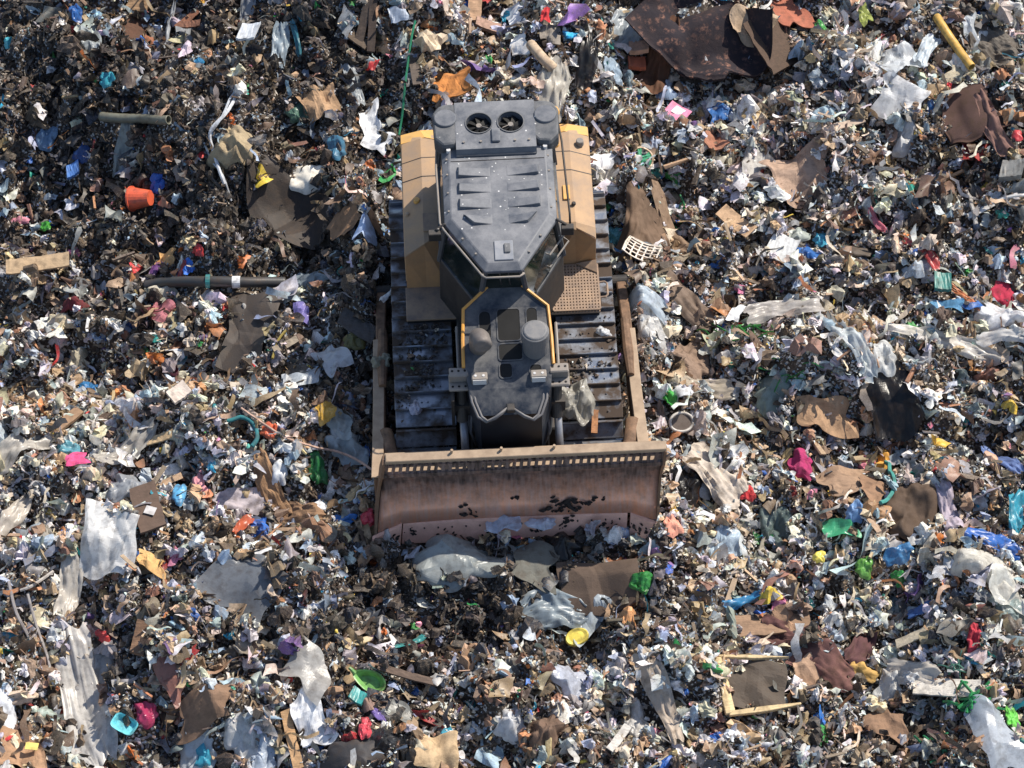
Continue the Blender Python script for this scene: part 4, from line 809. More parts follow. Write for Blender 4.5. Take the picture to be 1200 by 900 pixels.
T(sheet(945, 800, 34, 32, 10, 'card', lin(186, 148, 116), 'tan_box', .05, 3, (.4, .9), .14, .03), 'carton', 'pale tan box side beside the framed yellow panel')
T(sheet(912, 735, 36, 22, 12, 'card', lin(172, 132, 98), 'carton_piece', .05, 3, (.4, .9), .13, .006), 'carton', 'crushed tan carton on the rough brown board')
T(sheet(28, 886, 50, 36, -6, 'card', lin(176, 134, 96), 'labelled_carton', .06, 3, (.4, .9), .13, .008), 'carton', 'tan carton with a yellow label at the corner')
T(sheet(240, 830, 62, 30, 8, 'card', lin(136, 104, 78), 'torn_carton', .06, 4, (.4, 1.0), .11, .006), 'carton', 'dull brown carton side beside cream paper scraps')
T(sheet(1035, 850, 46, 36, -20, 'card', lin(140, 106, 78), 'brown_box', .06, 4, (.4, 1.0), .11, .006), 'carton', 'brown box side below a white cushion-like bag')
T(sheet(528, 106, 50, 38, 6, 'cloth', lin(196, 122, 44), 'orange_foam', .10, 4, (.4, 1.0), .16, .02, .12), 'foam', 'rusty orange foam lump behind the cab roof')
T(board(211, 470, 24, 17, 42, 'card', lin(206, 190, 176), 'printed_pack', .05, .09), 'pack', 'tilted printed pack below the cyan-blue bag')
T(sheet(178, 665, 30, 16, -14, 'card', lin(222, 170, 92), 'yellow_foam', .04, 4, (.5, 1.2), .11, .01), 'foam', 'yellowish foam piece below the large white sheet')
T(sheet(196, 312, 26, 14, -18, 'card', lin(222, 168, 92), 'orange_foil', .04, 4, (.5, 1.2), .10), 'foil', 'orange-tan foil near a purple scrap')

# --- white and grey sheets, bags, film
BLD = lambda x, y: np.asarray(x, float) * 0 + .32
T(wad(362, 212, 44, 26, -4, 'paper', lin(240, 232, 214), 'white_cushion', .10, .07, smooth_=True, k=4), 'cushion', 'bright cream cushion above the dark tarpaulin')
T(sheet(434, 148, 26, 34, 20, 'paper', WH, 'white_paper', .05, 4, (.5, 1.2), .12), 'paper', 'white torn paper above a larger white sheet')
T(sheet(444, 172, 30, 24, -30, 'paper', WH, 'white_sheet', .04, 3, (.4, 1.0), .13), 'sheet', 'white sheet beside the rear of the track')
T(sheet(603, 26, 30, 22, -70, 'paper', lin(232, 236, 240), 'white_hardboard', .03, 3, (.4, 1.0), .13, .008), 'panel', 'white panel beside the broad tan plank')
T(sheet(608, 62, 20, 24, 0, 'paper', lin(230, 228, 224), 'white_carton', .03, 3, (.4, .9), .13, .02), 'carton', 'white carton below the white panel')
T(board(292, 48, 26, 22, -20, 'paper', lin(222, 226, 230), 'white_tray', .05, .10), 'tray', 'white box-like tray near the top edge')
T(film(290, 16, 44, 20, 84, 'film', GW, 'hanging_film', .04, 4, .06, .12, .3), 'film', 'grey-white film strips hanging above the white tray')
T(film(198, 45, 76, 8, 82, 'film', GW, 'film_rope', .03, 2, .06, .10, .3), 'film', 'grey film rope hanging beside the dark brown board')
T(wad(106, 55, 26, 44, 12, 'film', lin(168, 178, 182), 'grey_bag', .10, .14), 'bag', 'pale grey bag below a blue scrap')
T(film(146, 182, 50, 26, 78, 'film', lin(156, 164, 160), 'translucent_bag', .04, 3, .05, .10, .3), 'bag', 'translucent greyish bag below the grey-green pipe')
T(film(328, 60, 46, 22, 80, 'film', lin(152, 172, 186), 'grey_blue_film', .05, 3, .06, .10, .2), 'film', 'grey-blue film beside a teal strip')
T(sheet(467, 28, 22, 15, 0, 'film', lin(196, 210, 230), 'pale_sheet', .03, 4, (.5, 1.2), .13), 'sheet', 'pale bluish sheet above the green strap')
T(film(415, 104, 54, 18, -60, 'film', lin(168, 178, 186), 'grey_film', .05, 3, .1, .11, .2), 'film', 'crinkled grey film between cardboard and white paper')
T(film(645, 104, 50, 44, 70, 'film', lin(220, 212, 196), 'cream_film', .06, 4, .08, .12, .2), 'film', 'fanned cream film standing behind the cab roof')
T(path_tube([(622, 62), (634, 76), (648, 90)], .075, 'cloth', lin(196, 170, 140), 'tan_tube', .10, 10, keep=.08), 'tube', 'thick tan tube above the fanned cream film')
T(film(735, 42, 50, 40, 40, 'film', lin(176, 188, 196), 'torn_film', .06, 4, .1, .12, .3), 'film', 'torn pale film beside the small tan carton')
T(film(687, 75, 52, 24, 74, 'film', BK, 'black_bag', .05, 3, .08, .12, .2), 'bag', 'black film bag hanging beside torn pale film')
T(wad(718, 90, 24, 28, 0, 'film', lin(176, 200, 220), 'pale_blue_bag', .08, .15), 'bag', 'pale blue bag below the torn pale film')
T(sheet(776, 116, 26, 18, 20, 'film', lin(160, 186, 220), 'blue_white_bag', .05, 5, (.5, 1.3), .11), 'bag', 'blue-white bag above the pink magazine')
T(sheet(645, 42, 30, 26, 80, 'wood', lin(140, 130, 118), 'grey_bark', .04, 4, (.4, 1.0), .11, .015), 'bark', 'grey bark slab above the thick tan tube')
T(sheet(1052, 78, 46, 40, 30, 'film', lin(214, 220, 224), 'clear_bag', .08, 6, (.5, 1.4), .13), 'bag', 'clear crinkled bag left of the yellow post')
T(film(1085, 66, 44, 20, 58, 'film', lin(216, 230, 240), 'white_film', .05, 4, .08, .12, .2), 'film', 'white film twist touching the yellow post')
T(wad(1128, 78, 26, 22, 0, 'film', lin(222, 220, 214), 'white_knot', .07, .16), 'bag', 'small white knotted bag on the yellow post')
T(sheet(1055, 122, 60, 32, -16, 'film', WH, 'white_bag', .09, 7, (.6, 1.6), .15), 'bag', 'bright white torn bag above a white bundle')
T(wad(1060, 162, 30, 32, 0, 'film', WH, 'white_bundle', .12, .14), 'bag', 'bright white bundle below the torn white bag')
T(sheet(1142, 40, 30, 30, 40, 'film', lin(206, 214, 222), 'shiny_film', .06, 5, (.5, 1.3), .12), 'film', 'shiny whitish film above the ridged mat')
T(wad(965, 140, 28, 18, -6, 'film', lin(176, 206, 222), 'light_blue_bag', .07, .12), 'bag', 'light blue bag above a pale slat')
T(board(915, 300, 34, 30, -32, 'paper', lin(222, 224, 222), 'foam_sheet', .03, .14, roll=.15), 'panel', 'white square foam panel beside blue scraps')
T(wad(936, 281, 28, 15, 18, 'film', lin(196, 206, 196), 'pale_sachet', .06, .1), 'sachet', 'pale sachet just above the white foam panel')
T(sheet(862, 376, 22, 14, 64, 'paper', WH, 'white_triangle', .02, 2, (.4, .9), .13), 'paper', 'white triangular paper above green straw')
T(film(758, 354, 52, 24, -6, 'film', lin(196, 212, 226), 'bluish_film', .05, 4, .08, .10, .2), 'film', 'bluish film above a white carrier bag')
T(wad(765, 386, 36, 34, 0, 'film', lin(222, 220, 216), 'carrier_bag', .12, .13), 'bag', 'white carrier bag with reddish print by the track')
T(film(918, 367, 90, 34, 12, 'film', lin(196, 190, 184), 'draped_film', .06, 4, .08, .11, .25), 'film', 'wide draped greyish film below the white foam panel')
T(film(1002, 405, 66, 22, -40, 'film', lin(206, 216, 220), 'film_strip', .05, 3, .05, .12, .2), 'film', 'pale film strip reaching down towards a white bag')
T(wad(1036, 420, 30, 28, 20, 'film', lin(222, 224, 222), 'white_knotted_bag', .10, .14), 'bag', 'white knotted bag at the end of a film strip')
T(film(1095, 404, 118, 16, -14, 'film', lin(232, 226, 216), 'long_white_film', .05, 3, .06, .13, .2), 'film', 'long white film stretched across pale scraps')
T(film(1130, 415, 90, 14, -22, 'film', lin(220, 212, 200), 'long_cream_film', .05, 3, .06, .10, .2), 'film', 'long cream film just under the long white film')
T(wad(1170, 374, 60, 30, -10, 'film', lin(236, 238, 242), 'white_sack', .16, .08, smooth_=True, k=5), 'sack', 'big smooth white sack below the crimson box')
T(film(1175, 402, 60, 14, -6, 'film', lin(232, 230, 226), 'white_ribbon', .04, 3, .08, .12, .2), 'film', 'white film ribbon below the big smooth sack')
T(film(30, 530, 66, 22, 30, 'film', lin(206, 200, 190), 'cream_film_roll', .06, 3, .14, .11, .2), 'film', 'rolled cream film left of the pink flowered cloth')
T(film(150, 532, 74, 30, 24, 'film', lin(190, 184, 174), 'film_heap', .07, 4, .12, .12, .2), 'film', 'arched cream film heap below the short pale plank')
T(wad(150, 574, 46, 30, -16, 'film', lin(164, 170, 178), 'handled_bag', .12, .12), 'bag', 'grey carrier bag beside the labelled brown panel')
T(sheet(128, 640, 66, 64, -14, 'film', lin(236, 236, 234), 'white_plastic_sheet', .10, 6, (.4, 1.2), .17, .0, .12), 'plastic sheet', 'large white plastic sheet with a black tear')
T(film(56, 632, 58, 24, -70, 'film', lin(186, 180, 168), 'stringy_film', .06, 4, .1, .10, .3), 'film', 'stringy cream film beside the large white sheet')
T(film(15, 610, 60, 20, 60, 'film', lin(214, 204, 190), 'ragged_film', .06, 4, .1, .10, .3), 'film', 'ragged cream film at the picture edge')
T(film(82, 700, 56, 26, 78, 'film', lin(220, 212, 200), 'pleated_film', .05, 5, .04, .12, .2), 'film', 'pleated white film hanging below the large white sheet')
T(film(104, 835, 142, 52, -70, 'film', lin(216, 212, 206), 'long_white_bag', .035, 7, .05, .16, .2), 'bag', 'very long pleated white bag in the bottom corner')
T(wad(108, 792, 54, 34, 10, 'film', lin(210, 206, 202), 'puffed_bag', .12, .10), 'bag', 'puffed white bag lying over the long pleated bag')
T(sheet(285, 690, 76, 60, -38, 'film', lin(126, 132, 140), 'grey_liner', .06, 4, (.35, .9), .12), 'liner', 'smooth grey liner with dirt lying on it')
T(sheet(398, 500, 32, 28, -12, 'film', lin(176, 190, 192), 'quilted_pack', .05, 5, (.8, 1.6), .13), 'pack', 'pale quilted pack below a yellow wrapper')
T(wad(408, 527, 46, 28, -8, 'film', lin(180, 196, 204), 'clear_sack', .12, .13), 'sack', 'clear bluish sack below the quilted pack')
T(wad(328, 559, 16, 18, 0, 'rigid', WH, 'white_cup', .07, .05, smooth_=True, k=2), 'cup', 'small white cup near the green bag')
T(film(838, 560, 74, 44, -32, 'cloth', lin(196, 182, 166), 'beige_sheet', .07, 4, .08, .13, .2), 'cloth', 'wide beige cloth above a black bag')
T(wad(805, 572, 30, 36, 10, 'film', BK, 'black_sack', .10, .13), 'bag', 'glossy black bag below the wide beige cloth')
T(wad(905, 462, 46, 30, 18, 'film', lin(140, 158, 150), 'greenish_bag', .12, .13), 'bag', 'greenish-grey bag beside green straw')
T(sheet(1040, 472, 60, 70, 20, 'film', BK, 'black_liner', .09, 6, (.5, 1.2), .12), 'bag', 'large black liner above flattened tan carton')
T(wad(910, 620, 34, 42, -20, 'film', lin(108, 128, 126), 'smoky_bag', .12, .12), 'bag', 'smoky grey-green bag left of the mint sheet')
T(wad(541, 658, 104, 50, -4, 'film', lin(166, 174, 174), 'grey_sack', .16, .16, lift=.05), 'sack', 'large grey plastic sack in front of the blade')
T(wad(655, 640, 48, 38, -10, 'film', lin(34, 38, 42), 'dark_bag', .14, .12), 'bag', 'black bag right of the large grey sack')
T(sheet(590, 614, 34, 18, -8, 'film', lin(206, 220, 244), 'white_tissue', .05, 5, (.6, 1.5), .02, fn=BLD), 'tissue', 'white tissue against the cutting edge')
T(wad(634, 614, 30, 12, -4, 'film', lin(214, 224, 246), 'white_tissue', .06, .12, lift=-.02, fn=BLD), 'tissue', 'smaller white tissue against the cutting edge')
T(film(650, 722, 76, 34, 4, 'film', lin(150, 166, 176), 'smoky_film', .06, 4, .08, .12, .2), 'film', 'smoky film heap beside the dark brown board')
T(sheet(692, 727, 44, 30, 34, 'film', lin(186, 200, 210), 'clear_film', .05, 5, (.5, 1.2), .13), 'film', 'clear film fan below the dark brown board')
T(sheet(362, 788, 46, 44, -30, 'film', lin(176, 174, 170), 'grey_triangle_film', .05, 3, (.3, .8), .14), 'film', 'folded grey film making a triangle by a stick')
T(film(310, 765, 66, 22, -8, 'film', lin(170, 158, 140), 'brownish_film', .05, 4, .08, .10, .2), 'film', 'brownish film left of the grey triangle film')
T(wad(5, 833, 26, 34, 0, 'rigid', lin(216, 220, 226), 'white_dish', .07, .02, smooth_=True, k=2), 'dish', 'round white dish at the picture edge')
T(sheet(365, 848, 36, 44, 20, 'paper', lin(222, 224, 228), 'paper_scraps', .07, 6, (.6, 1.4), .12), 'paper', 'crumpled white paper above the smooth dark slab')
T(wad(310, 886, 32, 32, 0, 'film', lin(196, 212, 232), 'blue_white_pack', .08, .12), 'pack', 'blue-white food pack beside the split timber')
T(wad(450, 868, 36, 34, 0, 'film', lin(46, 50, 56), 'small_black_bag', .13, .10), 'bag', 'round black bag touching the dark slab')
T(wad(478, 884, 22, 34, 0, 'film', lin(32, 35, 40), 'small_black_bag', .11, .12), 'bag', 'narrow black bag beside the beige rosette')
T(sheet(1166, 868, 44, 66, 20, 'film', lin(186, 196, 208), 'bluish_sheet', .06, 3, (.3, .8), .15), 'plastic sheet', 'bluish-white plastic sheet beside a lime bottle')
T(wad(1160, 668, 66, 46, -18, 'film', lin(226, 222, 210), 'cream_sack', .16, .12), 'sack', 'cream sack below the blue tarpaulin')
T(sheet(1180, 700, 40, 34, 0, 'film', lin(216, 216, 208), 'crumpled_white_bag', .08, 6, (.5, 1.4), .13), 'bag', 'crumpled white bag below the cream sack')
T(wad(232, 880, 40, 30, 0, 'film', lin(206, 216, 224), 'white_pouch', .10, .15), 'bag', 'white pouch above a cyan scrap')
T(wad(285, 868, 34, 38, 20, 'film', lin(224, 224, 222), 'torn_white_pouch', .09, .16), 'bag', 'torn white pouch beside the blue-white pack')
T(wad(598, 850, 34, 22, 10, 'film', lin(228, 230, 234), 'white_blob_bag', .09, .12), 'bag', 'bright white bag left of the brown earth clod')
T(wad(670, 802, 34, 34, 0, 'film', lin(196, 204, 222), 'bluish_pouch', .09, .16), 'bag', 'bluish-white pouch above white slats')
T(wad(745, 850, 24, 34, 10, 'film', lin(220, 216, 210), 'white_lump_bag', .09, .14), 'bag', 'white lump of film beside the twisted cloth')
T(wad(1040, 812, 28, 26, 0, 'film', lin(222, 222, 218), 'white_cushion_bag', .09, .12), 'bag', 'white cushion-like bag beside the whitish board')
T(film(1068, 790, 60, 26, -30, 'film', lin(214, 206, 194), 'pale_cloth_strip', .05, 3, .1, .11, .2), 'film', 'pale film strip above the whitish board')
T(wad(1185, 720, 40, 26, 10, 'film', lin(150, 170, 168), 'greenish_film_bag', .10, .14), 'bag', 'greenish film bag at the picture edge')
T(wad(365, 330, 44, 24, -12, 'film', lin(150, 166, 176), 'knotted_grey_bag', .10, .14), 'bag', 'knotted grey bag at the end of the drain pipe')
T(sheet(390, 425, 28, 40, 40, 'film', lin(206, 210, 216), 'white_film_scrap', .05, 5, (.6, 1.4), .12), 'film', 'white film scrap below the grey board')
T(sheet(355, 450, 34, 16, 10, 'film', lin(196, 206, 214), 'pale_pack', .04, 5, (.6, 1.4), .12), 'pack', 'pale crinkled pack above the yellow wrapper')
T(wad(712, 200, 30, 34, 0, 'paper', lin(226, 220, 210), 'white_foam', .09, .13), 'foam', 'white foam lump beside the ochre fender')
T(sheet(705, 196, 22, 30, 80, 'rigid', lin(230, 228, 226), 'louvred_plastic', .02, 3, (.5, 1.0), .15, .01), 'plastic part', 'white louvred plastic part beside the rear fender')
T(sheet(885, 195, 40, 30, 20, 'film', lin(214, 210, 204), 'pale_film_heap', .07, 6, (.5, 1.4), .12), 'film', 'pale film heap below the rust-coloured shard')
T(sheet(430, 276, 20, 28, -28, 'paper', lin(170, 196, 236), 'pale_blue_sheet', .03, 3, (.4, .9), .13), 'sheet', 'pale blue sheet beside the crumpled brown carton')

# --- caught on the machine
TRK = lambda x, y: np.asarray(x, float) * 0 + 1.08
T(wad(676, 474, 36, 44, 10, 'film', lin(176, 172, 160), 'snagged_bag', .16, .16, fn=TRK), 'bag', 'grey-white bag snagged on the track beside the lift cylinder')
T(board(697, 497, 26, 7, 86, 'wood', lin(166, 108, 56), 'snagged_lath', .02, .02, fn=TRK), 'wood', 'orange-brown lath snagged in front of the track')
T(wad(707, 391, 15, 10, -10, 'film', WH, 'track_scrap', .05, .1, fn=TRK), 'film', 'white film scrap lying on the right-hand track')
T(wad(487, 481, 11, 16, 30, 'film', lin(190, 190, 210), 'track_scrap', .05, .1, fn=TRK), 'film', 'pale lilac scrap lying on the left-hand track')
T(film(456, 346, 26, 8, 50, 'film', WH, 'snagged_film', .03, 2, .1, .02, .3, fn=lambda x, y: np.asarray(x, float) * 0 + .9), 'film', 'white film strip snagged between push arm and track')
T(wad(447, 425, 22, 14, 0, 'film', lin(150, 150, 130), 'snagged_tuft', .06, .1, fn=lambda x, y: np.asarray(x, float) * 0 + .72), 'film', 'dirty tuft of film snagged on the left push arm')
# --- coloured things
T(wad(90, 21, 16, 20, 20, 'film', BLU, 'blue_scrap', .06, .15), 'bag', 'crumpled blue bag above the pale grey bag')
T(wad(11, 56, 12, 14, 0, 'rigid', lin(40, 180, 196), 'turquoise_cup', .06, .05), 'cup', 'turquoise cup near the picture edge')
T(wad(126, 98, 20, 15, -10, 'film', lin(30, 176, 200), 'turquoise_bag', .06, .14), 'bag', 'turquoise bag above the grey-green pipe')
T(wad(234, 78, 12, 18, 30, 'film', lin(20, 140, 196), 'blue_film_knot', .05, .15), 'bag', 'small bright blue knot below the brown laths')
T(wad(56, 168, 22, 22, -20, 'film', lin(120, 164, 206), 'sky_blue_bag', .07, .15), 'bag', 'sky blue crumpled bag left of the pipe')
T(wad(97, 186, 20, 16, 10, 'film', lin(36, 80, 150), 'dark_blue_bag', .06, .15), 'bag', 'dark blue bag above a blue-white pack')
T(board(87, 209, 16, 16, 10, 'paper', lin(70, 130, 206), 'blue_pack', .05, .09), 'pack', 'blue and white pack below the dark blue bag')
T(wad(185, 222, 18, 16, 0, 'film', lin(40, 110, 216), 'royal_blue_bag', .06, .14), 'bag', 'royal blue bag just above the orange bucket')
T(wad(395, 178, 22, 24, 0, 'film', lin(70, 140, 176), 'steel_blue_bag', .08, .14), 'bag', 'steel blue bag above the cream cushion')
T(film(347, 52, 36, 8, -70, 'film', lin(40, 130, 150), 'teal_strip', .03, 2, .08, .11, .2), 'film', 'teal film strip beside the grey-blue film')
T(wad(353, 135, 30, 24, 0, 'film', lin(96, 140, 120), 'green_film', .08, .15), 'film', 'dull green film beside the torn tan cardboard')
T(sheet(639, 27, 12, 18, 0, 'cloth', RED, 'red_rag', .04, 4, (.6, 1.3), .12), 'rag', 'dark red rag above the grey bark')
T(sheet(845, 141, 34, 22, 14, 'film', lin(50, 120, 200), 'blue_packages', .05, 6, (.7, 1.6), .13), 'pack', 'bright blue crinkled package near the pink magazine')
T(board(793, 141, 30, 22, -38, 'paper', lin(232, 130, 170), 'pink_magazine', .012, .15, roll=-.15), 'magazine', 'pink and white magazine lying open to the sky')
T(wad(962, 48, 22, 12, -42, 'rigid', lin(40, 150, 50), 'green_bottle', .06, .05, lift=.16), 'bottle', 'green bottle beside the brick-coloured board')
T(sheet(1012, 28, 12, 24, 20, 'rigid', lin(150, 160, 50), 'olive_scrap', .03, 3, (.4, 1), .12, .008), 'scrap', 'yellow-green scrap above the clear crinkled bag')
T(wad(1191, 165, 13, 13, 0, 'rigid', RED, 'red_saucer', .05, .03, smooth_=True, k=2), 'lid', 'round red lid at the picture edge')
T(board(1184, 208, 26, 22, -18, 'rigid', lin(140, 138, 132), 'grey_block', .10, .04), 'block', 'square grey block below the pinkish-brown strip')
T(wad(55, 277, 14, 13, 0, 'film', lin(70, 190, 50), 'lime_scrap', .06, .15, lift=.14), 'scrap', 'small lime scrap above the ribbed wooden strip')
T(film(26, 268, 24, 9, -8, 'cloth', lin(206, 130, 150), 'pink_rag', .03, 2, .1, .10, .2), 'rag', 'faded pink rag left of the lime scrap')
T(film(182, 328, 24, 12, 74, 'film', PUR, 'purple_scrap', .03, 3, .1, .11, .2), 'film', 'purple film scrap above the reddish-pink rag')
T(wad(233, 299, 12, 9, -40, 'rigid', RED, 'red_stopper', .04, .06), 'cap', 'small red cap right of the orange foil')
T(film(213, 330, 22, 8, 70, 'film', lin(150, 30, 40), 'dark_red_scrap', .03, 2, .1, .11, .2), 'film', 'dark red scrap beside the purple film')
T(sheet(353, 376, 22, 20, -10, 'film', lin(140, 130, 210), 'iridescent_pack', .04, 5, (.6, 1.4), .13), 'pack', 'violet-blue shiny pack beside the yellow cord')
T(wad(415, 406, 24, 14, 10, 'film', OLV, 'olive_bag', .06, .14), 'bag', 'olive bag touching the end of the grey board')
T(wad(110, 459, 38, 15, -8, 'film', lin(20, 130, 200), 'cyan_blue_bag', .07, .1), 'bag', 'long cyan-blue bag above a tilted printed pack')
T(sheet(91, 546, 26, 22, 14, 'cloth', PNK, 'pink_flowered_cloth', .04, 4, (.5, 1.2), .13), 'cloth', 'hot pink flowered cloth beside a teal scrap')
T(wad(82, 531, 22, 16, -12, 'film', lin(90, 170, 190), 'teal_scrap', .06, .13), 'bag', 'pale teal scrap touching the pink flowered cloth')
T(wad(211, 584, 15, 26, -6, 'rigid', lin(70, 160, 210), 'blue_oval_tub', .06, .04, smooth_=True, k=2), 'tub', 'light blue oval tub right of the brown panel')
T(wad(235, 576, 18, 30, 12, 'paper', lin(232, 150, 160), 'pink_white_pack', .06, .13), 'pack', 'pink and white pack right of the blue tub')
T(sheet(383, 492, 22, 20, 30, 'film', lin(226, 176, 30), 'yellow_wrapper', .04, 5, (.6, 1.4), .13), 'wrapper', 'yellow and purple wrapper above the quilted pack')
T(wad(317, 511, 20, 16, 0, 'rigid', lin(206, 88, 40), 'orange_cup', .07, .09), 'cup', 'orange-brown cup beside the teal rope')
T(wad(373, 557, 20, 22, 10, 'film', lin(30, 140, 70), 'green_bag', .08, .14), 'bag', 'deep green knotted bag left of the blade')
T(wad(404, 615, 22, 12, -6, 'rigid', lin(20, 116, 196), 'blue_tub', .06, .06), 'tub', 'bright blue tub beside the end bit')
T(wad(432, 612, 14, 16, 30, 'rigid', lin(196, 30, 60), 'red_can', .05, .08), 'can', 'red and white can touching the blade')
T(film(285, 620, 30, 12, 50, 'film', lin(214, 96, 50), 'orange_net', .03, 4, .1, .10, .3), 'net', 'orange netting below the lavender rag')
T(wad(938, 549, 28, 26, -30, 'cloth', lin(178, 42, 104), 'magenta_cloth', .09, .12, smooth_=True), 'cloth', 'magenta cloth bundle left of the large brown carton')
T(sheet(982, 626, 40, 18, -6, 'film', lin(50, 186, 130), 'mint_sheet', .04, 5, (.5, 1.2), .14), 'plastic sheet', 'mint green plastic sheet below the brown carton')
T(wad(959, 658, 14, 9, -6, 'rigid', YEL, 'yellow_stopper', .04, .06), 'cap', 'small yellow cap below the mint sheet')
T(wad(1012, 670, 20, 14, 0, 'film', LIM, 'lime_bag', .06, .12), 'bag', 'lime bag below the mint sheet')
T(film(1160, 642, 66, 24, -14, 'film', lin(30, 110, 206), 'blue_tarpaulin', .06, 3, .14, .12, .2), 'tarp', 'bright blue tarpaulin above the cream sack')
T(film(1190, 608, 44, 20, 80, 'film', lin(10, 170, 200), 'cyan_bag', .06, 3, .1, .14, .2), 'bag', 'cyan bag above the blue tarpaulin')
T(film(1172, 548, 60, 18, -50, 'film', lin(120, 150, 214), 'striped_bag', .05, 3, .1, .13, .2), 'bag', 'blue, white and orange bag near the cyan bag')
T(wad(1052, 655, 28, 16, 10, 'film', lin(60, 140, 200), 'soft_blue_bag', .06, .13), 'bag', 'soft blue bag below the round brown sack')
T(wad(1001, 605, 20, 18, 0, 'film', lin(120, 170, 226), 'light_blue_pouch', .06, .14), 'bag', 'light blue pouch below the large brown carton')
T(board(1103, 341, 20, 20, -4, 'rigid', lin(40, 126, 116), 'teal_box', .06, .10), 'box', 'teal box beside an orange-brown strip')
T(film(1130, 355, 44, 8, -36, 'rigid', lin(186, 106, 50), 'orange_brown_strip', .03, 1, .05, .12, .1), 'strip', 'orange-brown strip beside the teal box')
T(sheet(1110, 363, 32, 12, -6, 'film', lin(90, 160, 206), 'blue_film_scrap', .04, 5, (.5, 1.3), .12), 'film', 'blue film scrap below the teal box')
T(wad(1178, 348, 30, 26, -4, 'cloth', lin(196, 40, 76), 'crimson_box', .10, .05, smooth_=True, k=2), 'cushion', 'crimson cushion above the big white sack')
T(film(1080, 300, 56, 14, -52, 'film', lin(214, 70, 66), 'red_ribbon', .04, 3, .1, .12, .3), 'film', 'red and white film ribbon above the teal box')
T(wad(1045, 320, 40, 16, -16, 'rubber', lin(62, 62, 54), 'dark_shoe', .07, .05, smooth_=True, k=3), 'shoe', 'dark shoe-shaped rubber piece left of the red ribbon')
T(wad(1000, 297, 40, 16, -14, 'rubber', lin(84, 72, 60), 'brown_shoe', .07, .05, smooth_=True, k=3), 'shoe', 'brown shoe-shaped lump right of the blue scraps')
T(film(1027, 265, 36, 10, -62, 'film', lin(232, 120, 140), 'pink_film_twist', .04, 3, .1, .12, .3), 'film', 'pink and white film twist above the brown shoe-shaped lump')
T(wad(944, 302, 26, 20, -20, 'film', lin(40, 120, 206), 'vivid_blue_bag', .07, .15), 'bag', 'vivid blue bag touching the white foam panel')
T(wad(962, 286, 18, 16, 0, 'film', lin(40, 176, 214), 'aqua_bag', .06, .12), 'bag', 'aqua bag right of the pale sachet')
T(wad(718, 282, 18, 30, 10, 'film', lin(80, 176, 190), 'aqua_film', .07, .16), 'film', 'aqua film between the track and lattice crate')
T(wad(753, 687, 22, 20, -20, 'film', lin(40, 150, 60), 'green_wrap', .07, .13), 'bag', 'green wrap at the end of the dark brown board')
T(film(868, 712, 42, 10, 6, 'film', lin(30, 146, 206), 'sky_blue_strip', .04, 2, .1, .12, .2), 'film', 'sky blue strip above the rough brown board')
T(wad(1010, 793, 28, 16, -6, 'card', lin(206, 160, 66), 'mustard_lump', .07, .1), 'foam', 'mustard yellow lump right of the pale tan box')
T(wad(1080, 720, 28, 13, 0, 'film', lin(70, 120, 196), 'denim_blue_scrap', .06, .13), 'bag', 'denim blue scrap above the pale lath')
T(wad(1140, 752, 14, 24, 0, 'cloth', lin(190, 50, 70), 'raspberry_rag', .06, .13), 'rag', 'raspberry rag left of a cream sack')
T(wad(1185, 848, 14, 26, 12, 'rigid', lin(90, 200, 50), 'lime_bottle', .06, .06), 'bottle', 'lime bottle beside the bluish-white sheet')
T(film(480, 767, 40, 9, 34, 'rigid', lin(20, 130, 130), 'teal_lath', .02, 1, .02, .26, .1), 'strip', 'teal plastic strip above the green scoop')
T(board(420, 825, 16, 13, -30, 'rigid', lin(20, 150, 146), 'teal_carton', .05, .09), 'box', 'small teal box below the green scoop')
T(wad(428, 858, 14, 22, 0, 'rigid', lin(206, 50, 70), 'red_tub', .06, .07), 'tub', 'red tub above the black bags')
T(wad(444, 843, 18, 10, -30, 'film', lin(130, 110, 190), 'violet_scrap', .04, .14), 'film', 'violet scrap right of the red tub')
T(sheet(470, 842, 34, 18, -14, 'rigid', lin(120, 122, 118), 'grey_sole', .02, 2, (.4, .9), .13, .02), 'sole', 'grey flat sole above the beige rosette')
T(wad(172, 842, 24, 18, 0, 'film', lin(206, 50, 110), 'magenta_pack', .06, .13), 'pack', 'magenta pack above the turquoise tray')
T(wad(238, 893, 18, 14, 0, 'film', lin(20, 176, 210), 'cyan_scrap', .05, .14), 'bag', 'cyan scrap at the bottom edge')
T(sheet(200, 797, 42, 20, -50, 'film', lin(166, 110, 96), 'salmon_net', .05, 4, (.5, 1.2), .12), 'net', 'salmon netting left of the brown carton side')
T(wad(390, 815, 14, 11, 0, 'rigid', lin(206, 50, 110), 'pink_stopper', .04, .06), 'cap', 'small pink cap right of the triangle film') if False else None
T(wad(850, 640, 34, 36, 30, 'film', lin(196, 220, 240), 'blue_white_film', .08, .16), 'film', 'blue-white film left of the smoky bag')
T(wad(788, 622, 18, 18, 40, 'paper', lin(232, 150, 120), 'orange_white_pack', .05, .12), 'pack', 'orange and white pack beside the end of the blade')
T(wad(875, 583, 16, 16, 0, 'cloth', lin(196, 44, 50), 'scarlet_scrap', .05, .14), 'rag', 'scarlet scrap below the wide beige cloth')
T(wad(785, 472, 18, 12, -40, 'film', lin(50, 200, 60), 'vivid_green_scrap', .05, .13), 'bag', 'vivid green scrap below the beige film bundle')

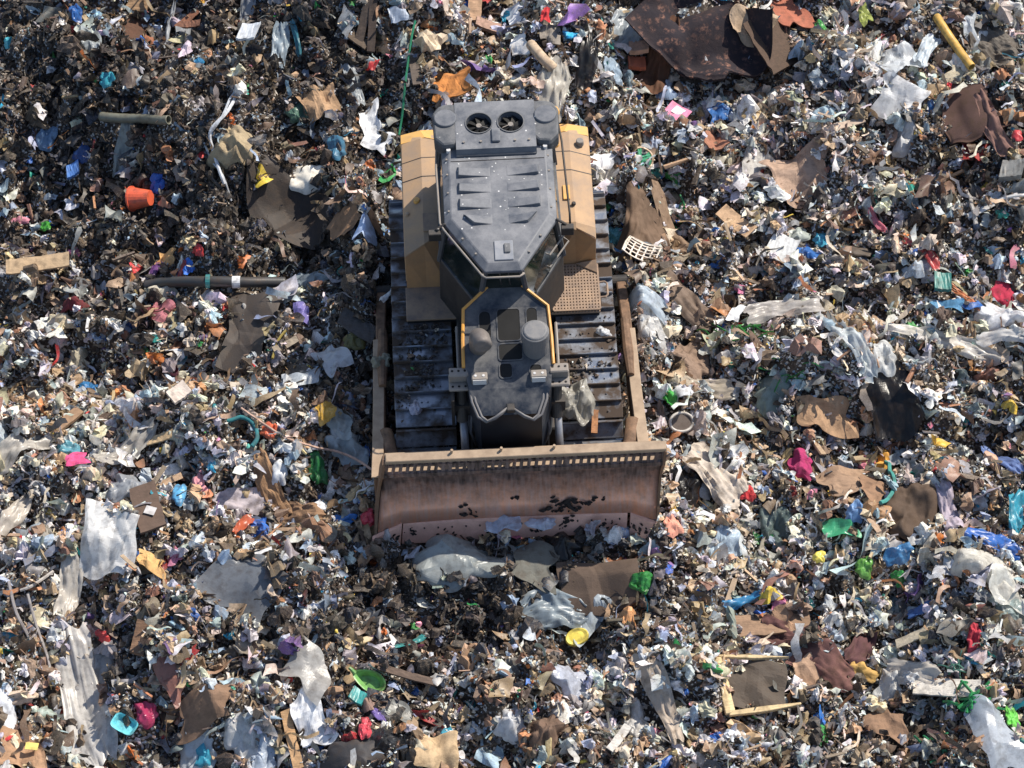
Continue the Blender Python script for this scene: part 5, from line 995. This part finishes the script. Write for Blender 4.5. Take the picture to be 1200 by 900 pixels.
# --- things with a shape of their own
def local(px, py, rx=0, ry=0, rz=0, lift=0.0, name='thing_base'):
    p = at(px, py); o = bpy.data.objects.new(name, None); COL.objects.link(o); o.location = (p[0], p[1], p[2] + lift); o.rotation_euler = (rx, ry, rz); return o, p
o, p = local(166, 243, 0, math.radians(72), math.radians(-12), .20, 'orange_bucket'); FOOT.append((p[0], p[1], .22, .2, 0))
b = MB(); n = 22
def circ(r, z): return [(r * math.cos(2 * math.pi * k / n), r * math.sin(2 * math.pi * k / n), z) for k in range(n)]
b.loft([circ(.11, .16), circ(.165, -.13), circ(.155, -.13), circ(.10, .145)], cap=False); b.add(circ(.11, .16), [tuple(range(n))]); b.add(circ(.10, .145), [tuple(range(n))]); b.build('shell', trash_mat('rigid', ORA), o, smooth_=False)
b = MB(); b.disc_ring((0, 0), .16, .182, -.145, -.12, 22); b.build('rim', trash_mat('rigid', ORA), o)
b = MB(); b.tube([(.17 * math.cos(t), .17 * math.sin(t), -.13 - .14 * math.sin(t)) for t in np.linspace(0, math.pi, 14)], .006, 5); b.build('handle', trash_mat('rigid', ORA), o)
T(o, 'bucket', 'bright orange bucket lying on its side')

o, p = local(676, 757, .25, -.2, .3, .20, 'yellow_cover'); FOOT.append((p[0], p[1], .27, .24, 0)); b = MB(); n = 28
b.loft([[(x * 1.0, y * .72, z) for x, y, z in circ(.155, -.02)], [(x, y * .72, z) for x, y, z in circ(.155, .03)], [(x, y * .72, z) for x, y, z in circ(.14, .045)], [(x, y * .72, z) for x, y, z in circ(.10, .035)], [(x, y * .72, z) for x, y, z in circ(.06, .04)]]); b.build('disc', trash_mat('rigid', YEL), o)
T(o, 'lid', 'oval bright yellow lid below the dark board')

o, p = local(147, 856, .15, .1, -.5, .13, 'turquoise_tray'); FOOT.append((p[0], p[1], .17, .13, 0)); b = MB()
rr_ = lambda k, z: [(.165 * k * math.copysign(abs(math.cos(t)) ** .5, math.cos(t)), .115 * k * math.copysign(abs(math.sin(t)) ** .5, math.sin(t)), z) for t in np.linspace(0, 2 * math.pi, 28, endpoint=False)]
b.loft([rr_(.7, -.05), rr_(.95, .03), rr_(1.0, .035), rr_(.97, .045), rr_(.88, .035), rr_(.66, -.03)]); b.build('shell', trash_mat('rigid', lin(90, 210, 222)), o, smooth_=False)
T(o, 'tray', 'turquoise plastic tray beside the long white bag')

o, p = local(435, 805, .35, .1, -.45, .13, 'green_scoop'); FOOT.append((p[0], p[1], .2, .16, 0)); b = MB()
def scoop(k, z): return [((.20 * k * math.cos(t) if math.cos(t) > 0 else .24 * k * math.cos(t)), .13 * k * math.sin(t) * (1.0 if math.cos(t) > 0 else 1 - .35 * abs(math.cos(t))), z) for t in np.linspace(0, 2 * math.pi, 30, endpoint=False)]
b.loft([scoop(.62, -.06), scoop(.98, .05), scoop(1.04, .055), scoop(.93, .045), scoop(.58, -.045)]); b.build('bowl', trash_mat('rigid', lin(104, 168, 76)), o)
b = MB(); b.tube([(-.22, 0, .05), (-.27, .02, .075), (-.31, .03, .08)], [.03, .025, .02], 8); b.build('handle', trash_mat('rigid', lin(98, 160, 70)), o)
T(o, 'scoop', 'translucent lime green scoop beside a brown stick')

o, p = local(798, 503, .5, .1, .2, .16, 'white_ring'); FOOT.append((p[0], p[1], .16, .16, 0)); b = MB()
ring = [(.155 * math.cos(t), .125 * math.sin(t), .01 * math.sin(3 * t)) for t in np.linspace(0, 2 * math.pi, 29)]; b.tube(ring, .02, 8); b.build('hoop', trash_mat('rigid', lin(186, 180, 172)), o, smooth_=True)
b = MB(); b.loft([[(x * .8, y * .8, -.02) for x, y, z in ring[:-1]], [(x * .86, y * .86, .0) for x, y, z in ring[:-1]]]); b.build('disc', trash_mat('rubber', lin(96, 82, 72)), o)
T(o, 'ring', 'whitish ring around a brown disc beside the push arm')

o, p = local(752, 196, .3, .2, .1, .18, 'netted_ring'); FOOT.append((p[0], p[1], .17, .17, 0)); b = MB()
ring = [(.15 * math.cos(t), .17 * math.sin(t), .012 * math.sin(4 * t)) for t in np.linspace(0, 2 * math.pi, 29)]; b.tube(ring, .018, 6); b.build('hoop', trash_mat('rigid', lin(196, 160, 120)), o)
b = MB()
for k in range(9):
    a0, a1 = random.uniform(0, 6.28), random.uniform(0, 6.28); b.tube([(.13 * math.cos(a0), .15 * math.sin(a0), 0), (random.uniform(-.05, .05), random.uniform(-.05, .05), .04), (.13 * math.cos(a1), .15 * math.sin(a1), 0)], .018, 5)
b.build('net', trash_mat('film', lin(60, 180, 130)), o)
T(o, 'ring', 'tan hoop holding green net beside the fender')

o, p = local(752, 306, -.35, .12, -.35, .22, 'lattice_crate'); FOOT.append((p[0], p[1], .2, .15, 0)); b = MB(); rc = random.Random(8)
def cz(x, y): return .9 * x * x - .5 * y * y + .25 * x * y
for i in range(6):
    x = -.22 + i * .088; y0_ = -.20 + (.10 if i > 3 else 0); b.loft([[(x - .010, y, cz(x, y)), (x + .010, y, cz(x, y)), (x + .010, y, cz(x, y) + .012), (x - .010, y, cz(x, y) + .012)] for y in np.linspace(y0_, .20 - .05 * (i % 2), 6)])
for j in range(6):
    y = -.20 + j * .08; x1_ = .23 - (.16 if j == 0 else 0) - .05 * (j % 2); b.loft([[(x, y - .010, cz(x, y) + .002), (x, y + .010, cz(x, y) + .002), (x, y + .010, cz(x, y) + .014), (x, y - .010, cz(x, y) + .014)] for x in np.linspace(-.23, x1_, 6)])
b.build('lattice', trash_mat('rigid', lin(222, 208, 190)), o)
b = MB(); b.tube([(-.24, -.21, cz(-.24, -.21)), (-.25, 0, cz(-.25, 0)), (-.24, .21, cz(-.24, .21)), (0, .22, cz(0, .22)), (.23, .18, cz(.23, .18))], .016, 6); b.build('rim', trash_mat('rigid', lin(222, 208, 190)), o)
T(o, 'crate', 'broken white lattice crate beside the muddy sacking')

o, p = local(884, 806, .10, .12, .16, .15, 'framed_screen'); FOOT.append((p[0], p[1], .36, .27, 0)); wd = 'wood'; ycol = lin(222, 192, 136)
U, V = np.meshgrid(np.linspace(-.37, .40, 16), np.linspace(-.37, .29, 16), indexing='ij'); Zp = .045 * crease(U * 3, V * 3, np.random.default_rng(3), 4, .5, 1.4) - .03; U = U + .10 * V + .03 * np.sin(9 * V); V = V - .12 * U + .02 * np.sin(11 * U)
W, F = thicken(np.stack([U, V, Zp], -1).reshape(-1, 3), grid_faces(16, 16), 16, 16, .012); np_mesh('panel', W, F, trash_mat('card', lin(84, 73, 62)), parent=o)
for (x0, x1, y0, y1, r0) in ((-.44, .50, -.44, -.345, .06), (-.44, .46, .30, .37, -.10), (-.48, -.35, -.40, .40, .05)):
    b = MB(); tp = .018 if y1 < .4 else .0; b.loft([[(x0, y0 + tp, -.02), (x0, y1 - tp, -.02), (x0, y1 - tp, .035), (x0, y0 + tp, .035)], [((x0 + x1) / 2, y0, -.02), ((x0 + x1) / 2, y1 - .02, -.01), ((x0 + x1) / 2, y1 - .02, .05), ((x0 + x1) / 2, y0, .05)], [(x1, y0 + .03, -.02), (x1, y1 - .02, -.02), (x1, y1 - .03, .03), (x1, y0 + .04, .03)]]); q = b.build('frame_bar', trash_mat('wood', ycol), o, .006); q.rotation_euler = (0, 0, r0)
b = MB(); b.loft([[(-.72, .30, 0), (-.50, .46, 0), (-.34, .0, 0), (-.36, -.42, 0)], [(-.72, .30, .03), (-.50, .46, .03), (-.34, .0, .03), (-.36, -.42, .03)]]); b.build('torn_side', trash_mat('card', lin(222, 190, 130)), o)
T(o, 'panel', 'torn dark panel in a pale yellow wooden frame')

# --- cords, ropes, straps, wires
T(path_tube([(487, 34), (483, 52), (478, 86), (475, 110), (472, 142), (468, 168)], .016, 'film', lin(30, 150, 110), 'green_strap', .16, 6), 'strap', 'thin green strap hanging down towards the fender')
T(path_tube([(292, 94), (280, 118), (268, 140), (248, 164), (252, 190), (264, 226)], .026, 'cloth', lin(196, 200, 206), 'white_string', .16, 6), 'cord', 'thick white cord bent over the tan bundle')
T(path_tube([(276, 92), (279, 112), (270, 128), (262, 146), (246, 170)], .018, 'cloth', lin(180, 186, 194), 'white_string', .18, 6), 'cord', 'thinner white cord beside the thick one')
T(path_tube([(240, 176), (250, 198), (262, 214), (272, 244)], .014, 'cloth', lin(180, 186, 194), 'white_string', .14, 6), 'cord', 'loose white cord end below the tan bundle')
T(path_tube([(284, 488), (304, 502), (322, 514), (340, 524), (372, 534), (400, 540), (440, 560)], .018, 'cloth', lin(196, 160, 140), 'pinkish_rope', .16, 6), 'rope', 'pinkish rope running from the teal rope to the blade')
T(path_tube([(252, 482), (254, 494), (268, 500), (284, 496), (298, 504), (302, 520), (296, 530)], .03, 'cloth', lin(40, 124, 132), 'teal_rope', .10, 7), 'rope', 'loop of teal rope beside the orange-brown cup')
T(path_tube([(1036, 552), (1044, 566), (1046, 582), (1038, 596), (1030, 600)], .028, 'cloth', lin(60, 150, 140), 'sea_green_rope', .18, 6), 'rope', 'sea green rope beside the carton flap')
T(path_tube([(400, 418), (404, 404), (412, 392), (424, 380)], .02, 'film', lin(170, 150, 50), 'yellow_string', .10, 6), 'cord', 'yellow cord end near the olive bag') if False else T(path_tube([(320, 428), (326, 408), (336, 394), (346, 382)], .018, 'film', lin(170, 150, 60), 'yellow_string', .13, 6), 'cord', 'yellow cord running up to the violet pack')
T(path_tube([(1166, 252), (1180, 246), (1200, 244)], .024, 'rigid', lin(216, 212, 206), 'white_wire', .26, 6), 'wire', 'bent white wire leading out of the picture')
T(path_tube([(1130, 232), (1138, 250), (1142, 272)], .030, 'film', lin(214, 208, 200), 'white_hose', .14, 6), 'hose', 'pale hose hanging left of the bent wire')
T(path_tube([(12, 690), (20, 724), (34, 752), (42, 770)], .022, 'film', lin(176, 170, 170), 'grey_strap', .14, 6), 'strap', 'grey film strap hanging at the picture edge')
T(path_tube([(34, 704), (44, 740), (58, 780), (60, 800)], .018, 'film', lin(196, 188, 184), 'grey_strap', .14, 6), 'strap', 'pale strap hanging right of the grey strap')
T(path_tube([(64, 678), (40, 694), (26, 700)], .022, 'film', lin(214, 206, 196), 'pale_strap', .14, 6), 'strap', 'short pale strap above the two hanging straps')
T(path_tube([(470, 862), (474, 880)], .01, 'film', GRN, 'thin_string', .1, 5), 'cord', 'thin green cord') if False else None
def straps(px, py, w_, h_, count, col, name, cat, label, seed, rad=.015):
    r = np.random.default_rng(seed); p0 = at(px, py); root = None
    m = MB()
    for i in range(count):
        a = r.uniform(0, 6.28); cx, cy = px + r.normal() * w_ * .18, py + r.normal() * h_ * .18; L = r.uniform(.35, .9)
        pts = [(cx + math.cos(a) * w_ * .5 * L * t + r.normal() * 3, cy + math.sin(a) * h_ * .5 * L * t + r.normal() * 3) for t in (-1, -.3, .3, 1)]
        out = []
        for q in np.linspace(0, 3, 10):
            k = min(int(q), 2); f = q - k; x = pts[k][0] * (1 - f) + pts[k + 1][0] * f; y = pts[k][1] * (1 - f) + pts[k + 1][1] * f
            g = at(x, y); out.append((g[0] - p0[0], g[1] - p0[1], g[2] - p0[2] + .12 + .05 * math.sin(q * 2 + i) + .02 * i / count))
        m.tube(out, rad, 4)
    return T(m.build(name, trash_mat('film', col), loc=p0), cat, label)
straps(1140, 832, 56, 40, 16, lin(30, 160, 90), 'tangled_straps', 'straps', 'tangle of green straps above another green tangle', 1, .02)
straps(1088, 880, 44, 30, 12, lin(30, 140, 90), 'tangled_straps', 'straps', 'smaller tangle of green straps at the bottom edge', 2, .016)
straps(870, 396, 70, 16, 9, lin(50, 160, 60), 'green_straw', 'straws', 'thin green straws beside the white triangular paper', 3, .012)
straps(930, 436, 66, 36, 10, lin(40, 150, 70), 'green_straw', 'straws', 'loose green straws above the greenish-grey bag', 4, .010)
straps(800, 262, 18, 34, 6, lin(40, 150, 90), 'green_strip', 'strips', 'short green strips right of the thick cloth roll', 5, .014)
straps(1120, 788, 36, 24, 8, lin(90, 150, 130), 'pale_green_strips', 'strips', 'pale green strips near the whitish board end', 6, .010)

# dirt and labels that belong to single pieces
def patch(parent_label, w_, h_, dx, dy, z, rot, name, mk, col):
    o = next(q for q in COL.objects if q.get('label') == parent_label); b = MB(); b.box(-w_ / 2, w_ / 2, -h_ / 2, h_ / 2, 0, .006)
    c = b.build(name, trash_mat(mk, col), o); c.location = (dx, dy, z); c.rotation_euler = (0, 0, rot)
patch('brown panel with a pale label beside a white sheet', .14, .12, .04, -.06, .16, -.3, 'label_sticker', 'paper', lin(196, 192, 190))
patch('tan carton with a yellow label at the corner', .16, .10, .12, .02, .20, -.1, 'label_sticker', 'paper', lin(230, 206, 80))
patch('pink and white magazine lying open to the sky', .17, .14, .02, .02, .172, -.66, 'cover_picture', 'paper', lin(240, 226, 232))
patch('blue and white pack below the dark blue bag', .09, .10, .03, -.02, .145, .17, 'white_print', 'paper', lin(240, 242, 246))

def settle_ground():
    """press the heap flat where single pieces lie on it"""
    N = 315; g = -11 + .07 * np.arange(N); GX, GY = np.meshgrid(g, g, indexing='ij'); M = np.zeros((N, N))
    for (fx, fy, rx, ry, a) in FOOT:
        e = rx + ry + .2; i0, i1 = np.clip([int((fx - e + 11) / .07), int((fx + e + 11) / .07) + 2], 0, N); j0, j1 = np.clip([int((fy - e + 11) / .07), int((fy + e + 11) / .07) + 2], 0, N)
        dx, dy = GX[i0:i1, j0:j1] - fx, GY[i0:i1, j0:j1] - fy; u = dx * math.cos(a) + dy * math.sin(a); v = -dx * math.sin(a) + dy * math.cos(a)
        M[i0:i1, j0:j1] = np.maximum(M[i0:i1, j0:j1], smooth((1.35 - np.sqrt((u / rx) ** 2 + (v / ry) ** 2)) / .5))
    SETTLED[0] = M; o, X, Y, fade = GROUND; n = len(o.data.vertices); co = np.empty(n * 3, np.float32); o.data.vertices.foreach_get('co', co); co = co.reshape(-1, 3)
    co[:, 2] = (hf(X, Y) * fade - .02).ravel(); o.data.vertices.foreach_set('co', co.ravel()); o.data.update()
settle_ground()

# ------------------------------------------------------------------ loose litter that nobody could count
def to_px(x, y, z):
    d = np.stack([x - CP[0], y - CP[1], z - CP[2]], -1); dep = d @ WD; return 600 + FPX * d[..., 0] / dep, 450 - FPX * (d @ UP) / dep
# more pale packaging (+) or dark soil and black film (-); dark areas paint in shade
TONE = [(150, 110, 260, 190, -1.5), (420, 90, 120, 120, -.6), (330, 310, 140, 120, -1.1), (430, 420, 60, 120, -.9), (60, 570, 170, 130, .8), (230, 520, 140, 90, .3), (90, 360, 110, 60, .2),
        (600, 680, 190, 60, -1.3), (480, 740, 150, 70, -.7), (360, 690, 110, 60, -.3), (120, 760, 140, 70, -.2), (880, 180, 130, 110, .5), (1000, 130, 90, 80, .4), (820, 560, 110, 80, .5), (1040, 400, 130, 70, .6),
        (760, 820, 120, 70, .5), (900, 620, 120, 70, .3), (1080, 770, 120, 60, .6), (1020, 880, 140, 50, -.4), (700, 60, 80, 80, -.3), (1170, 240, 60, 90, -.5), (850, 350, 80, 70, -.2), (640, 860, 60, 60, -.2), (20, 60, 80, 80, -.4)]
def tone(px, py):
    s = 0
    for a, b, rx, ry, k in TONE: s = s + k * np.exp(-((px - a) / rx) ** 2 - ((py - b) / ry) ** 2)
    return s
PAL = [  # sRGB, weight, tone response, spread
    ((46, 40, 36), 10, -1.0, .3), ((70, 61, 53), 10, -.8, .3), ((106, 89, 73), 12, -.3, .25), ((142, 119, 96), 12, .2, .22), ((180, 154, 122), 11, .7, .18), ((212, 198, 178), 10, 1.0, .12),
    ((104, 104, 104), 8, -.1, .2), ((146, 148, 150), 8, .3, .2), ((184, 186, 188), 8, .8, .12), ((226, 226, 224), 9.5, 1.1, .10), ((238, 236, 230), 5, 1.2, .06), ((184, 198, 212), 4, .4, .12), ((140, 160, 180), 3, -.1, .2),
    ((26, 27, 30), 10, -1.2, .3), ((38, 46, 60), 4, -.8, .3), ((34, 100, 180), .6, 0, .3), ((30, 156, 190), .5, 0, .3), ((30, 140, 130), .35, 0, .3), ((40, 140, 70), .35, .1, .3), ((180, 44, 50), .5, 0, .3),
    ((216, 120, 50), .4, 0, .3), ((220, 186, 70), .3, .2, .3), ((206, 120, 150), .35, .1, .3), ((120, 90, 146), .35, 0, .3), ((150, 110, 90), 5, .3, .2), ((176, 120, 80), 3, .3, .2)]
PC = np.array([lin(*p[0]) for p in PAL]); PWt = np.array([p[1] for p in PAL], float); PT = np.array([p[2] for p in PAL]); PS = np.array([p[3] for p in PAL])
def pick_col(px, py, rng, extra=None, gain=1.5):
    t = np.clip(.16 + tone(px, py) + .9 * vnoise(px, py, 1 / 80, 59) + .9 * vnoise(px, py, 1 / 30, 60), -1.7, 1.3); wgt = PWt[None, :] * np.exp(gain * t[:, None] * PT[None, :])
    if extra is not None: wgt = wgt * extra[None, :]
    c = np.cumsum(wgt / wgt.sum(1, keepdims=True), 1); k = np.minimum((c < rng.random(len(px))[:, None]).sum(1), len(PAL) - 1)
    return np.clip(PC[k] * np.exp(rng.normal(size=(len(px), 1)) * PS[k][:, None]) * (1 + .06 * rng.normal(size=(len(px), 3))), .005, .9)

def scatter_xy(n, rng, clumpk=None):
    """even over the frame and a step beyond, thinner outside; none under the machine, few where single pieces lie"""
    X = rng.uniform(-9.5, 9.5, n * 2); Y = rng.uniform(-8.0, 10.0, n * 2); Z = hf(X, Y); px, py = to_px(X, Y, Z)
    inside = (px > -45) & (px < 1245) & (py > -45) & (py < 945)
    keep = inside | (rng.random(len(X)) < .3)
    if clumpk is not None: keep &= rng.random(len(X)) < np.clip(.70 + 1.2 * vnoise(X, Y, 1.6, clumpk) + 1.0 * vnoise(X, Y, 4.0, clumpk + 1), .38, 1)
    lx, ly = to_dozer(X, Y); keep &= ~((np.abs(lx) < 1.50) & (ly > -2.45) & (ly < 2.75)); keep &= ~((np.abs(lx) < 1.86) & (ly > -2.42) & (ly < -1.95))
    for (fx, fy, rx, ry, a) in FOOT:
        sel = np.nonzero((np.abs(X - fx) < rx + ry + .1) & (np.abs(Y - fy) < rx + ry + .1) & keep)[0]
        if len(sel):
            dx, dy = X[sel] - fx, Y[sel] - fy; u = dx * math.cos(a) + dy * math.sin(a); v = -dx * math.sin(a) + dy * math.cos(a)
            inn = (u / rx) ** 2 + (v / ry) ** 2 < 1; kill = inn & (rng.random(len(sel)) < .965); keep[sel[kill]] = False
    idx = np.nonzero(keep)[0][:n]; return X[idx], Y[idx], px[idx], py[idx]

def rotmats(n, rng, tiltmax):
    yaw = rng.uniform(0, 2 * math.pi, n); tl = np.abs(rng.normal(size=n)) * tiltmax; ax = rng.uniform(0, 2 * math.pi, n)
    cy, sy = np.cos(yaw), np.sin(yaw); Rz = np.zeros((n, 3, 3)); Rz[:, 0, 0] = cy; Rz[:, 0, 1] = -sy; Rz[:, 1, 0] = sy; Rz[:, 1, 1] = cy; Rz[:, 2, 2] = 1
    kx, ky = np.cos(ax), np.sin(ax); c, s = np.cos(tl), np.sin(tl); R = np.zeros((n, 3, 3))
    R[:, 0, 0] = c + kx * kx * (1 - c); R[:, 0, 1] = kx * ky * (1 - c); R[:, 0, 2] = ky * s; R[:, 1, 0] = kx * ky * (1 - c); R[:, 1, 1] = c + ky * ky * (1 - c); R[:, 1, 2] = -kx * s; R[:, 2, 0] = -ky * s; R[:, 2, 1] = kx * s; R[:, 2, 2] = c
    return R @ Rz

def tri_grid(nu, nv):
    q = grid_faces(nu, nv); return np.vstack([q[:, [0, 1, 2]], q[:, [0, 2, 3]]])
def protos(kind, count, rng):
    out = []
    for _ in range(count):
        if kind == 'chip':
            n = rng.integers(4, 7); th = np.sort(rng.uniform(0, 2 * math.pi, n)) if rng.random() < .3 else np.linspace(0, 2 * math.pi, n, endpoint=False) + rng.normal(size=n) * .15
            r = rng.uniform(.35, .55, n); asp = rng.uniform(.45, 1.0); V = np.stack([r * np.cos(th), asp * r * np.sin(th), rng.normal(size=n) * .07], -1); t = rng.uniform(.04, .22)
            V = np.vstack([V, [[rng.normal() * .08, rng.normal() * .08, t]], [[0, 0, -t]]]); F = [(i, (i + 1) % n, n) for i in range(n)] + [((i + 1) % n, i, n + 1) for i in range(n)]; out.append((V, np.array(F)))
        elif kind == 'sheet':
            nu, nv = 6, int(rng.integers(4, 5)); asp = rng.uniform(.18, .95); U, Vv = np.meshgrid(np.linspace(-.5, .5, nu), np.linspace(-.5, .5, nv), indexing='ij')
            th = np.arctan2(Vv, U); w_ = 1 + .3 * np.sin(2 * th + rng.uniform(0, 6)) * np.maximum(abs(U), abs(Vv)) * 2 * rng.random(); Z = .24 * crease(U * 2, Vv * 2 * asp, rng, 5, .5, 1.6) + rng.uniform(-.3, .3) * (U ** 2) + rng.uniform(-.2, .2) * Vv ** 2
            sh = rng.uniform(-.4, .4); V = np.stack([U * w_ + rng.normal(size=U.shape) * .04 + sh * Vv, Vv * w_ * asp + rng.normal(size=U.shape) * .04 * asp, Z], -1).reshape(-1, 3); V[:, 1] += rng.uniform(-.25, .25) * V[:, 0] ** 2
            for _f in range(int(rng.integers(0, 3))):                                   # folded over itself
                a = rng.uniform(0, 2 * math.pi); nn = np.array([math.cos(a), math.sin(a), 0]); d = np.maximum(0, V @ nn - rng.uniform(.08, .3)); V = V - 2 * d[:, None] * nn[None] * rng.uniform(.7, 1.0); V[:, 2] += d * rng.uniform(.3, .9)
            out.append((V, tri_grid(nu, nv)))
        elif kind == 'strip':
            nu = 8; u = np.linspace(-.5, .5, nu); w_ = rng.uniform(.03, .10); b = rng.uniform(-.5, .5); c = np.stack([u, b * u ** 2 + .06 * np.sin(u * rng.uniform(4, 12) + rng.uniform(0, 6)), .10 * np.sin(u * rng.uniform(3, 9) + rng.uniform(0, 6))], -1); tw = rng.uniform(-2, 2) * u + rng.uniform(0, 3)
            d = np.stack([0 * u, np.cos(tw), np.sin(tw)], -1) * w_ * rng.uniform(.6, 1.2, nu)[:, None]; V = np.stack([c - d, c + d], 1).reshape(-1, 3); out.append((V, tri_grid(nu, 2)))
        elif kind == 'wad':
            asp = rng.uniform(.4, 1.0); A, B, Z = lump_shape(7, 6, asp, rng, 1.4, .3); out.append((np.stack([A * .5, B * .5 * asp, Z * rng.uniform(.3, .65)], -1).reshape(-1, 3), tri_grid(7, 6)))
        elif kind == 'stick':
            w_, t = rng.uniform(.03, .09), rng.uniform(.02, .05); b = MB(); b.box(-.5, .5, -w_, w_, -t, t); V = np.array(b.v); V += rng.normal(size=V.shape) * .012; F = np.array(b.f); out.append((V, np.vstack([F[:, [0, 1, 2]], F[:, [0, 2, 3]]])))
        elif kind == 'cup':
            n = 8; r0, r1 = .5, rng.uniform(.3, .5); h = rng.uniform(.5, 1.3); th = np.linspace(0, 2 * math.pi, n, endpoint=False); sq = rng.uniform(.55, 1)
            V = np.vstack([np.stack([r0 * np.cos(th), sq * r0 * np.sin(th), 0 * th + h / 2], -1), np.stack([r1 * np.cos(th), sq * r1 * np.sin(th), 0 * th - h / 2], -1), [[0, 0, -h / 2]]]) + rng.normal(size=(17, 3)) * .03
            F = [(i, (i + 1) % n, n + (i + 1) % n) for i in range(n)] + [(i, n + (i + 1) % n, n + i) for i in range(n)] + [(n + i, n + (i + 1) % n, 16) for i in range(n)]; out.append((V, np.array(F)))
        elif kind == 'crumb':
            V = np.array([[1, 0, 0], [-1, 0, 0], [0, 1, 0], [0, -1, 0], [0, 0, 1], [0, 0, -1.]]) * .5 * rng.uniform(.5, 1.1, (6, 1)) * np.array([1, rng.uniform(.5, 1), rng.uniform(.3, .8)]); out.append((V, np.array([(0, 2, 4), (2, 1, 4), (1, 3, 4), (3, 0, 4), (2, 0, 5), (1, 2, 5), (3, 1, 5), (0, 3, 5)])))
    return out

def pile(name, label, cat, mat, parts, seed, where=None, smooth_=False):
    """parts: (kind, how many, median size, spread, min, max, tilt, lift, clump layer, palette weights, colour noise)"""
    VV, FF, CC = [], [], []; off = 0; rng = np.random.default_rng(seed)
    for kind, n, med, sg, lo, hi, tl, lift, ck, extra, jit in parts:
        if where is None: X, Y, px, py = scatter_xy(n, rng, ck); Z = hf(X, Y)
        else: X, Y, Z, px, py = where(n, rng)
        n = len(X); size = np.clip(med * np.exp(rng.normal(size=n) * sg), lo, hi); R = rotmats(n, rng, tl); col = pick_col(px, py, rng, extra)
        P = protos(kind, 40, rng); which = rng.integers(0, len(P), n); pos = np.stack([X, Y, Z + lift * rng.random(n) + size * .12], -1)
        for k, (V, F) in enumerate(P):
            s = np.nonzero(which == k)[0]
            if not len(s): continue
            W = np.einsum('nij,vj->nvi', R[s], V) * size[s][:, None, None] + pos[s][:, None, :]; m = len(V)
            VV.append(W.reshape(-1, 3)); FF.append((F[None] + (np.arange(len(s)) * m)[:, None, None]).reshape(-1, 3) + off); off += len(s) * m
            CC.append(np.clip(col[s][:, None, :] * (1 + jit * rng.normal(size=(len(s), m, 1))), .004, .92).reshape(-1, 3))
    o = np_mesh(name, np.vstack(VV), np.vstack(FF), mat, np.vstack(CC), smooth_=smooth_); return tag(o, label, cat, kind='stuff')

soft = np.array([.35 if p[0][0] < 70 and p[0][2] < 50 else 1.0 for p in PAL]); dark = np.array([2.5 if sum(p[0]) < 260 else .45 for p in PAL]); dark[15:24] = .15
wood = np.array([1.0 if p[0][0] > p[0][2] * 1.15 and p[0][1] < 190 else .12 for p in PAL]); wood[15:24] = .05
pale = np.array([2.2 if sum(p[0]) > 430 else .6 for p in PAL]); pale[15:24] = 1.2
mild = pale ** .3
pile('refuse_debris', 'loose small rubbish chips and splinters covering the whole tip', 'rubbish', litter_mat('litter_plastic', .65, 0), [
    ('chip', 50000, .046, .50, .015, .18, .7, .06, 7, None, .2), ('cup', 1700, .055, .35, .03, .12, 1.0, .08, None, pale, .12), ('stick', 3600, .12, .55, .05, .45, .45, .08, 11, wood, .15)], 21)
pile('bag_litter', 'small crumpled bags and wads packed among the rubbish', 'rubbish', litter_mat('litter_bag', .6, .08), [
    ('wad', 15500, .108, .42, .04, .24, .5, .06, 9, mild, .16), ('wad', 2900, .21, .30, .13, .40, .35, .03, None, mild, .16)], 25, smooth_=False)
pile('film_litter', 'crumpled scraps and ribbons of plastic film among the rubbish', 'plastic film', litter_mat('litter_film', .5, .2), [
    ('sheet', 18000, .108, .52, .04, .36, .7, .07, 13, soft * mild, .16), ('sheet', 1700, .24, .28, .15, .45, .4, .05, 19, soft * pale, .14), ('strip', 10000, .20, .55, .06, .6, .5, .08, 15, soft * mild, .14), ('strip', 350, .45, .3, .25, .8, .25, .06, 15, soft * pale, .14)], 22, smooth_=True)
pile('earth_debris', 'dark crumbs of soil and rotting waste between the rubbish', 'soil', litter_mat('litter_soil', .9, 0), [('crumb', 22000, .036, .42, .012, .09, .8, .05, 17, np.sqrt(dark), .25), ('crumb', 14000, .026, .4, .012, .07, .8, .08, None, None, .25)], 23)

def on_tracks(n, rng):
    side = np.where(rng.random(n) < .5, -1, 1); lx = side * rng.uniform(.72, 1.43, n); ly = rng.uniform(-1.30, .25, n); m = vnoise(lx, ly, 3.0, 20) + .12 * rng.normal(size=n) > .04
    lx, ly = lx[m], ly[m]; M = DOZER.matrix_basis; P = np.array([M @ Vector((a, b, 1.062)) for a, b in zip(lx, ly)]); px, py = to_px(P[:, 0], P[:, 1], P[:, 2]); return P[:, 0], P[:, 1], P[:, 2], px, py
pile('track_debris', 'mud and scraps carried on top of the bulldozer tracks', 'debris', litter_mat('litter_mud', .85, 0), [('crumb', 1500, .05, .4, .02, .11, .6, .012, None, dark ** 4, .2), ('chip', 50, .05, .4, .02, .13, .4, .03, None, None, .15), ('sheet', 26, .09, .3, .05, .16, .4, .03, None, pale, .1)], 24, on_tracks)
